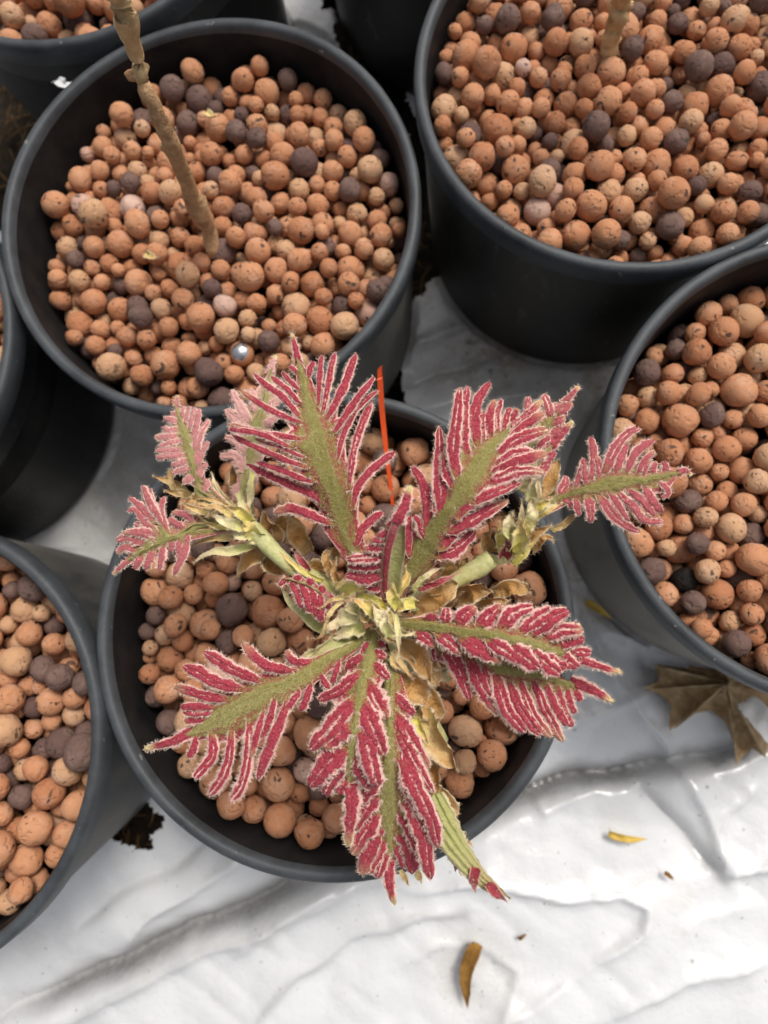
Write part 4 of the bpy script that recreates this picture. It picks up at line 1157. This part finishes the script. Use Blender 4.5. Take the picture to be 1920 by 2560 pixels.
    # ---- stipules, yellow, cream and straw
    ST = [('K1', [(620, 820), (780, 850), (900, 980), (960, 1200)], [.052, .055, .054, .050], 120, 'Y'), ('K1', [(520, 770), (640, 720), (750, 760)], [.050, .054, .054], 130, 'Y'), ('K1', [(880, 900), (980, 760), (1050, 640), (1040, 560)], [.051, .055, .056, .056], 120, 'Y'),
          ('K1', [(1130, 860), (1040, 860), (950, 940)], [.050, .053, .052], 110, 'Y'), ('K1', [(965, 940), (975, 1100), (985, 1290)], [.053, .055, .052], 52, 'C'), ('K1', [(820, 1010), (870, 1100), (950, 1190)], [.051, .054, .053], 120, 'S'),
          ('K1', [(720, 900), (560, 960), (400, 1080)], [.050, .052, .050], 200, 'C'), ('K1', [(760, 880), (640, 900), (520, 900)], [.051, .053, .053], 150, 'P'), ('K1', [(700, 1060), (560, 1090), (420, 1140)], [.049, .051, .049], 120, 'C'),
          ('K1', [(520, 840), (420, 930), (340, 1130), (230, 1150)], [.051, .053, .051, .048], 36, 'S'), ('K1', [(560, 800), (440, 830), (330, 900)], [.051, .053, .052], 40, 'S'), ('K1', [(480, 1170), (320, 1260), (180, 1300)], [.048, .050, .049], 110, 'P'),
          ('K1', [(460, 720), (560, 700), (700, 800)], [.048, .051, .051], 70, 'S'), ('K1', [(760, 960), (700, 990), (670, 940)], [.051, .055, .055], 60, 'S'), ('K1', [(880, 820), (860, 900), (900, 1000)], [.053, .056, .055], 110, 'Y'),
          ('K1', [(1150, 740), (1300, 690), (1500, 600)], [.049, .052, .052], 60, 'R'), ('K1', [(1100, 760), (1180, 660), (1340, 560)], [.048, .051, .051], 60, 'C'), ('K1', [(990, 1080), (1060, 1110), (1120, 1100)], [.050, .052, .051], 50, 'C'),
          ('K1', [(960, 1290), (940, 1350), (1010, 1400)], [.048, .050, .048], 60, 'S'), ('K1', [(930, 1250), (1030, 1400), (1100, 1480)], [.047, .048, .046], 50, 'S'),
          ('K2', [(1200, 1180), (1050, 1030), (900, 960), (730, 945)], [.048, .052, .053, .052], 70, 'S'), ('K2', [(1200, 1190), (1050, 1080), (860, 1010), (760, 990)], [.048, .052, .053, .052], 90, 'Y'), ('K2', [(1190, 1190), (980, 1090), (780, 1070), (570, 1070)], [.047, .050, .051, .050], 70, 'C'),
          ('K2', [(1190, 1210), (1020, 1180), (880, 1160), (780, 1080)], [.047, .050, .051, .051], 110, 'Y'), ('K2', [(1180, 1230), (1000, 1270), (820, 1300), (720, 1340)], [.046, .048, .048, .047], 90, 'S'), ('K2', [(1240, 1330), (1060, 1390), (900, 1395), (740, 1480)], [.045, .047, .046, .044], 110, 'C'),
          ('K2', [(1120, 1060), (1000, 960), (930, 850), (895, 740)], [.046, .047, .048, .048], 80, 'P'), ('K2', [(950, 960), (900, 850), (830, 790)], [.047, .049, .050], 70, 'C'), ('K2', [(1200, 1180), (1190, 1080), (1180, 1000)], [.048, .050, .050], 120, 'Y'), ('K2', [(1280, 1290), (1200, 1270), (1090, 1260)], [.047, .049, .048], 110, 'P'),
          ('K2', [(1000, 1010), (920, 1060), (860, 1100)], [.052, .054, .053], 100, 'S'), ('K2', [(1120, 900), (1150, 1000), (1170, 1100)], [.043, .045, .046], 100, 'C'), ('K2', [(1240, 740), (1220, 900), (1200, 1080)], [.043, .045, .046], 90, 'P'),
          ('K2', [(1820, 1640), (1660, 1560), (1480, 1420), (1420, 1370)], [.045, .047, .047, .047], 70, 'Y'), ('K2', [(1700, 1560), (1620, 1440), (1560, 1370)], [.045, .047, .047], 80, 'R'),
          ('K3', [(900, 1640), (1000, 1480), (1060, 1330), (1090, 1230)], [.046, .051, .053, .054], 100, 'Y'), ('K3', [(960, 1500), (1000, 1330), (1010, 1160)], [.047, .052, .054], 90, 'C'), ('K3', [(1080, 1330), (1120, 1150), (1160, 950)], [.047, .050, .052], 90, 'C'), ('K3', [(1060, 1380), (1150, 1300), (1340, 1190)], [.048, .050, .050], 80, 'Y'),
          ('K3', [(880, 1600), (830, 1440), (830, 1330)], [.045, .049, .050], 110, 'Y'), ('K3', [(1000, 1100), (1060, 1000), (1120, 960)], [.048, .050, .052], 100, 'C'), ('K3', [(860, 1640), (900, 1560), (880, 1480)], [.047, .050, .050], 100, 'R'), ('K3', [(1120, 1250), (1220, 1220), (1290, 1190)], [.051, .053, .053], 60, 'C'),
          ('K3', [(940, 1700), (1060, 1560), (1160, 1460)], [.044, .047, .049], 70, 'Y'), ('K3', [(1240, 1130), (1260, 1110), (1280, 1080)], [.049, .051, .052], 50, 'S'), ('K3', [(620, 1659), (900, 1660), (1050, 1560)], [.041, .043, .044], 100, 'P'),
          ('K4', [(1400, 60), (1300, 90), (1180, 140), (1050, 230)], [.047, .049, .050, .049], 90, 'P'), ('K4', [(1230, 370), (1190, 330), (1150, 310)], [.047, .049, .049], 50, 'S'), ('K4', [(1300, 470), (1230, 540), (1170, 640)], [.044, .042, .040], 40, 'S'),
          ('Q6', [(470, 620), (500, 680), (540, 700)], [.037, .038, .036], 110, 'C'), ('Q6', [(330, 940), (360, 1010), (400, 1090)], [.036, .038, .037], 60, 'Y'), ('Q6', [(340, 1840), (350, 1880), (365, 1915)], [.030, .028, .026], 40, 'S'), ('Q6', [(240, 1840), (270, 1890), (285, 1925)], [.030, .028, .026], 30, 'S'), ('Q6', [(560, 1600), (620, 1650), (670, 1700)], [.026, .024, .022], 30, 'S')]
    ST += [('K2', [(1290, 1300), (1200, 1190), (1120, 1130)], [.046, .051, .051], 190, 'Y'), ('K2', [(1230, 1250), (1130, 1240), (1020, 1200)], [.048, .051, .050], 150, 'C'), ('K2', [(1210, 1150), (1120, 1060), (1010, 1010)], [.050, .054, .054], 130, 'Y'),
           ('K2', [(1160, 1200), (1000, 1140), (880, 1070)], [.051, .055, .055], 120, 'C'), ('K2', [(1080, 1110), (940, 1020), (800, 1030)], [.053, .056, .055], 90, 'S'), ('K2', [(900, 1080), (760, 1040), (640, 990)], [.052, .054, .054], 80, 'S'),
           ('K3', [(960, 1600), (1010, 1450), (1020, 1320)], [.049, .054, .056], 150, 'Y'), ('K3', [(1020, 1420), (1090, 1290), (1110, 1150)], [.052, .056, .057], 130, 'C'), ('K3', [(1100, 1260), (1180, 1200), (1260, 1150)], [.053, .055, .055], 80, 'Y'),
           ('K3', [(940, 1480), (900, 1380), (930, 1260)], [.050, .054, .055], 120, 'C'), ('K3', [(1080, 1180), (1100, 1050), (1140, 960)], [.053, .056, .057], 90, 'C'),
           ('K1', [(880, 1000), (760, 900), (600, 830)], [.053, .057, .055], 130, 'Y'), ('K1', [(900, 1080), (820, 960), (760, 870)], [.054, .058, .058], 110, 'C'), ('K1', [(980, 900), (930, 800), (940, 700)], [.054, .058, .058], 110, 'Y'), ('K1', [(900, 1150), (880, 1020), (900, 900)], [.055, .058, .058], 100, 'C')]
    ST = [(c, a, b, d, 'C' if (k == 'P' and c in ('K2', 'K3')) else k) for c, a, b, d, k in ST]
    mm = {'Y': M_YELLOW, 'C': M_CREAM, 'S': M_STRAW, 'P': M_PALEGREEN, 'R': M_FRINGE}
    for i, (c, pts, zs, w_, k) in enumerate(ST):
        blade(root, 'stipule', c, pts, zs, w_ * (.78 if c == 'K2' else 1.05), mm[k], .5 + .3 * (i % 3), 1.0 * math.sin(i * 1.7), .22, 600 + i, None, .15, 16, 9, False, .10, crumple=.22, hairs=8)




# ------------------------------------------------------------------ twigs and small things
def twig_obj(name, label, cat, crop, pts, zs, wid, mat, mat2, split, nodes=()):
    n = 40
    c = cr(pts, n); z = np.interp(np.linspace(0, 1, n), np.linspace(0, 1, len(zs)), zs)
    P = np.array([W3(crop, q, h) for q, h in zip(c, z)])
    wv = np.interp(np.linspace(0, 1, n), np.linspace(0, 1, len(wid)), wid)
    rad = wv / CROPS[crop][2] * (CAM_H - z) / CAM_F * .5
    root = empty(name, tuple(P[0])); tag(root, label, cat)
    r_ = np.random.default_rng(len(label))
    for k, g in nodes: rad = rad * (1 + g * np.exp(-((np.arange(n) / n - k) / .018) ** 2))
    P = P + r_.normal(0, .00025, P.shape); rad = rad * (1 + r_.normal(0, .05, n))
    k = int(split * n)
    V, F = tube(P[:k + 1], rad[:k + 1], 14, True, .05); put(root, 'stem', V, F, mat)
    if k < n - 1:
        V, F = tube(P[k:], rad[k:] * 1.05, 14, True, .06); put(root, 'upper_stem', V, F, mat2)
    for q, g in nodes:
        i = min(n - 2, int(q * n)); d = unit(np.array([r_.normal(), r_.normal(), .3]))
        V, F = tube([P[i] + d * rad[i] * .5, P[i] + d * rad[i] * 1.25 + [0, 0, .0006], P[i] + d * rad[i] * 1.5 + [0, 0, .0014]], [.0016, .0013, .0004], 8, True, .1)
        put(root, 'bud', V, F, mat)
    return root


def debris():
    twig_obj('bare_twig', 'bare knobbly brown twig rising from clay pebbles in the pot behind the seedling', 'twig', 'N1',
             [(1385, 1660), (1370, 1560), (1320, 1420), (1240, 1260), (1170, 1080), (1060, 830), (985, 660), (930, 540), (895, 430), (860, 280), (810, 90), (770, -20), (700, -200)],
             [-.016, -.008, .005, .018, .030, .042, .050, .056, .061, .069, .077, .082, .093], [104, 114, 130, 122, 112, 116, 112, 104, 112, 124, 156, 160, 150], M_BARK, M_BARK2, .62,
             [(.17, .28), (.36, .22), (.55, .15), (.64, .25), (.8, .2), (.92, .35)])
    twig_obj('woody_stem', 'thick smooth brown stem standing among clay pebbles in the upper right pot', 'stem', 'N1',
             [(3930, 420), (3960, 250), (4000, 100), (4060, -120), (4150, -450)], [-.014, -.002, .010, .028, .055], [130, 120, 125, 140, 170], M_BARK2, M_BARK2, 1.0, [(.35, .15), (.7, .2)])
    # the orange strip in the middle pot
    pts = [(948, 920), (953, 1000), (958, 1060), (968, 1150), (978, 1230), (984, 1290)]
    C = np.array([at(x, y, z) for (x, y), z in zip(pts, [.020, .012, .006, -.001, -.008, -.014])])
    C = cr(C, 14); wv = np.interp(np.linspace(0, 1, 14), [0, .35, 1], [.0018, .0017, .0010]) * .5
    V = []
    for p, w_ in zip(C, wv):
        for sx, dy in ((-1, 0), (1, .0006), (1, .0011), (-1, .0005)): V.append(p + [sx * w_, dy, 0])
    V[0] = V[0] - [0, 0, .003]; V[3] = V[3] - [0, 0, .003]
    F = [(i * 4 + k, i * 4 + (k + 1) % 4, (i + 1) * 4 + (k + 1) % 4, (i + 1) * 4 + k) for i in range(13) for k in range(4)] + [(0, 3, 2, 1), (52, 53, 54, 55)]
    tag(mesh_obj('orange_strip', V, F, M_ORANGE, smooth=False), 'thin orange plastic strip stuck upright in the seedling pot behind the leaves', 'plant tag')
    # fallen maple leaf by the right pot
    out = [(845, 1140), (960, 1095), (920, 990), (1050, 1002), (1150, 1010), (1160, 930), (1230, 940), (1330, 880), (1450, 930), (1560, 1010), (1700, 1060), (1760, 1200), (1690, 1400), (1640, 1590), (1560, 1530), (1500, 1580), (1455, 1640), (1440, 1500), (1390, 1370), (1280, 1280), (1180, 1310), (1080, 1385), (1020, 1420), (1030, 1250), (960, 1180)]
    ctr = np.array((1400, 1120)); rings = 24
    V = []; F = []; A = []; O = np.array(out, float)
    O = np.vstack([O[i] + (O[(i + 1) % len(O)] - O[i]) * (q / 6) for i in range(len(O)) for q in range(6)]); r_ = np.random.default_rng(2); O = O + r_.normal(0, 2.2, O.shape)
    n = len(O)
    veins = [np.array(q) for q in [(845, 1140), (1020, 1420), (1455, 1640), (1640, 1590), (920, 990)]]
    for i in range(rings + 1):
        for k in range(n):
            q = ctr + (O[k] - ctr) * max(i / rings, .01)
            z = GROUND + .010 - .004 * (i / rings) + .0020 * math.sin(k * .28 + i * .25) + .0012 * math.sin(q[0] * .045) * math.cos(q[1] * .05); vv = 0
            for v in veins:
                a = unit(v - ctr); b = q - ctr; t = max(0, b @ a); d = np.linalg.norm(b - a * t)
                z += .0022 * math.exp(-(d / 24) ** 2); vv = max(vv, math.exp(-(d / 8) ** 2)); side = abs(((b @ a) + 1.1 * d) % 58 - 29); vv = max(vv, .5 * math.exp(-((side - 29) / 4) ** 2) * (d < 90))
            V.append(at(*src('N4', q), z)); A.append((vv, 0, 0, 1))
    for i in range(rings):
        for k in range(n):
            F.append((i * n + k, i * n + (k + 1) % n, (i + 1) * n + (k + 1) % n, (i + 1) * n + k))
    b = len(V); V += [v - np.array([0, 0, .0005]) for v in V]; F += [tuple(b + q for q in f[::-1]) for f in F]
    V = np.array(V)
    dd = np.hypot(V[:, 0] - POTS['B']['c'][0], V[:, 1] - POTS['B']['c'][1])
    ang = np.arctan2(V[:, 1] - POTS['B']['c'][1], V[:, 0] - POTS['B']['c'][0])
    push = np.maximum(dd, .0755)
    V[:, 0] = POTS['B']['c'][0] + push * np.cos(ang); V[:, 1] = POTS['B']['c'][1] + push * np.sin(ang)
    N = NT('dry_maple_leaf', .7, .3); p = N.geo().outputs['Position']
    at_ = N.n('Attribute', attribute_name='tone'); sp_ = N.n('SeparateColor'); N.l(at_.outputs['Color'], sp_.inputs[0])
    n1 = N.noise(p, 110, 4, .65); n2 = N.noise(p, 700, 3, .7)
    c = N.mix(step(N, n1, .3, .7), (.26, .16, .072), (.50, .34, .185))
    c = N.mix(N.math('MULTIPLY', n2, .5), c, (.18, .11, .052))
    c = N.mix(N.math('MULTIPLY', sp_.outputs[0], .75), c, (.58, .47, .29)); N.col(c)
    N.bump(N.math('ADD', n1, N.math('MULTIPLY', n2, .5)), .0012, .9); mm = N.m
    tag(mesh_obj('maple_leaf', V, F, mm, attrs=A + A), 'dry olive brown maple leaf lying on the white film against the right pot', 'leaf')
    M_Y = simple('yellow_petal', (.62, .40, .05), (.75, .55, .15), 300, .6, .3, .0003, (.4, .2, .03))
    M_BR = simple('bark_flake', (.10, .045, .012), (.36, .19, .04), 160, .8, .2, .0008, (.03, .018, .01))
    def scrap(name, label, cat, pts, w_, mat, lift=.004, seed=1, edge=None, cup=.5):
        root = empty(name, tuple(at(*pts[0], GROUND + .001))); tag(root, label, cat)
        CROPS['S'] = (0, 0, 1.0)
        o = blade(root, 'flake', 'S', pts, [GROUND + lift * .7, GROUND + lift, GROUND + lift * .8] if lift < .05 else [GROUND + lift, GROUND + lift + .002, GROUND + lift], w_, mat, cup, .3, .1, seed, edge, .2)
        # one mesh is enough: make the flake itself the thing
        bpy.data.objects.remove(root)
        o.name = name; tag(o, label, cat)
        if 'flake' in o: pass
        return o
    def scrap2(name, label, cat, *a, **k):
        pts = a[0]; loc = np.array(at(*pts[0], GROUND + .001))
        o = scrap(name, label, cat, *a, **k)
        o.location = loc
        return o
    scrap2('yellow_sliver', 'small yellow petal sliver lying alone on the white film', 'petal', [(1522, 2083), (1570, 2098), (1618, 2098)], 19, M_Y, .006, 1)
    scrap2('bark_strip', 'curled brown bark strip lying on the film near the bottom edge', 'bark', [(1192, 2358), (1166, 2430), (1168, 2522)], 34, M_BR, .006, 2)
    scrap2('yellow_twig', 'yellow twig fragment on the film at the foot of the right pot', 'twig', [(1464, 1505), (1495, 1522), (1530, 1548)], 20, M_Y, .007, 3)
    scrap2('plastic_flap', 'white plastic flap with tan edge beside the maple leaf', 'plastic scrap', [(1862, 1752), (1900, 1800), (1950, 1880)], 62, simple('flap_plastic', (.75, .74, .71), (.82, .81, .79), 80, .4, .4, .0002), .020, 4, M_STRAW)
    scrap2('white_chip', 'small white plastic chip behind the rim of the twig pot', 'plastic chip', [(142, 200), (160, 212), (178, 205)], 34, simple('chip_plastic', (.6, .6, .6), (.7, .7, .7), 80, .4, .4, .0002), .098, 5)
    scrap2('seed_husk', 'tiny dark husk lying on the white film below the bottom leaf', 'husk', [(1296, 2348), (1306, 2342), (1316, 2336)], 9, M_BR, .005, 6)
    scrap2('seed_husk', 'tiny grey brown husk on the film right of the yellow petal sliver', 'husk', [(1662, 2182), (1674, 2190), (1684, 2200)], 10, M_BR, .005, 7)
    # small flakes lying in the twig pot
    for i, (pts, lab) in enumerate([([(515, 278), (528, 290), (548, 288)], 'small tan bark flake lying on pebbles right of the bare twig'), ([(362, 632), (376, 642), (396, 644)], 'small tan bark flake lying on pebbles left of the twig base')]):
        root = None
        C0 = at(*pts[0], -.008)
        CROPS['S'] = (0, 0, 1.0)
        tmp = empty('bark_flake', tuple(C0))
        o = blade(tmp, 'bark_flake', 'S', pts, [-.008, -.006, -.007], 24, M_STRAW, .7, .5, .2, 60 + i, None, .2)
        bpy.data.objects.remove(tmp); o.location = tuple(C0); tag(o, lab, 'bark')
    # straw and litter on the soil in the tears
    Vs, Fs, n = [], [], 0
    r_ = np.random.default_rng(4)
    for reg in [((870, 560), (1090, 1000), 60), ((0, 200), (150, 480), 45), ((260, 2010), (410, 2110), 16), ((880, 60), (1010, 420), 30)]:
        for _ in range(reg[2]):
            x = r_.uniform(reg[0][0], reg[1][0]); y = r_.uniform(reg[0][1], reg[1][1]); p = at(x, y, GROUND - .014)
            d = np.array([r_.normal(), r_.normal() * 1.5, r_.normal() * .12]); d = unit(d) * r_.uniform(.006, .03)
            V, F = tube(cr([p, p + d * .5 + [r_.normal(0, .002), r_.normal(0, .002), .003], p + d], 7), np.linspace(.0006, .0003, 7) * r_.uniform(.6, 1.5), 5)
            Vs += V; Fs += [tuple(q + n for q in f) for f in F]; n += len(V)
    tag(mesh_obj('litter', Vs, Fs, simple('straw_litter', (.10, .055, .022), (.24, .14, .06), 120, .8, .2, .0003)), 'brown straw and needles on the bare soil', 'litter', kind='stuff')


ground()
make_pots()
seedling()
debris()
pebbles(BVHTree.FromPolygons(LEAF_TRIS[0], LEAF_TRIS[1]))
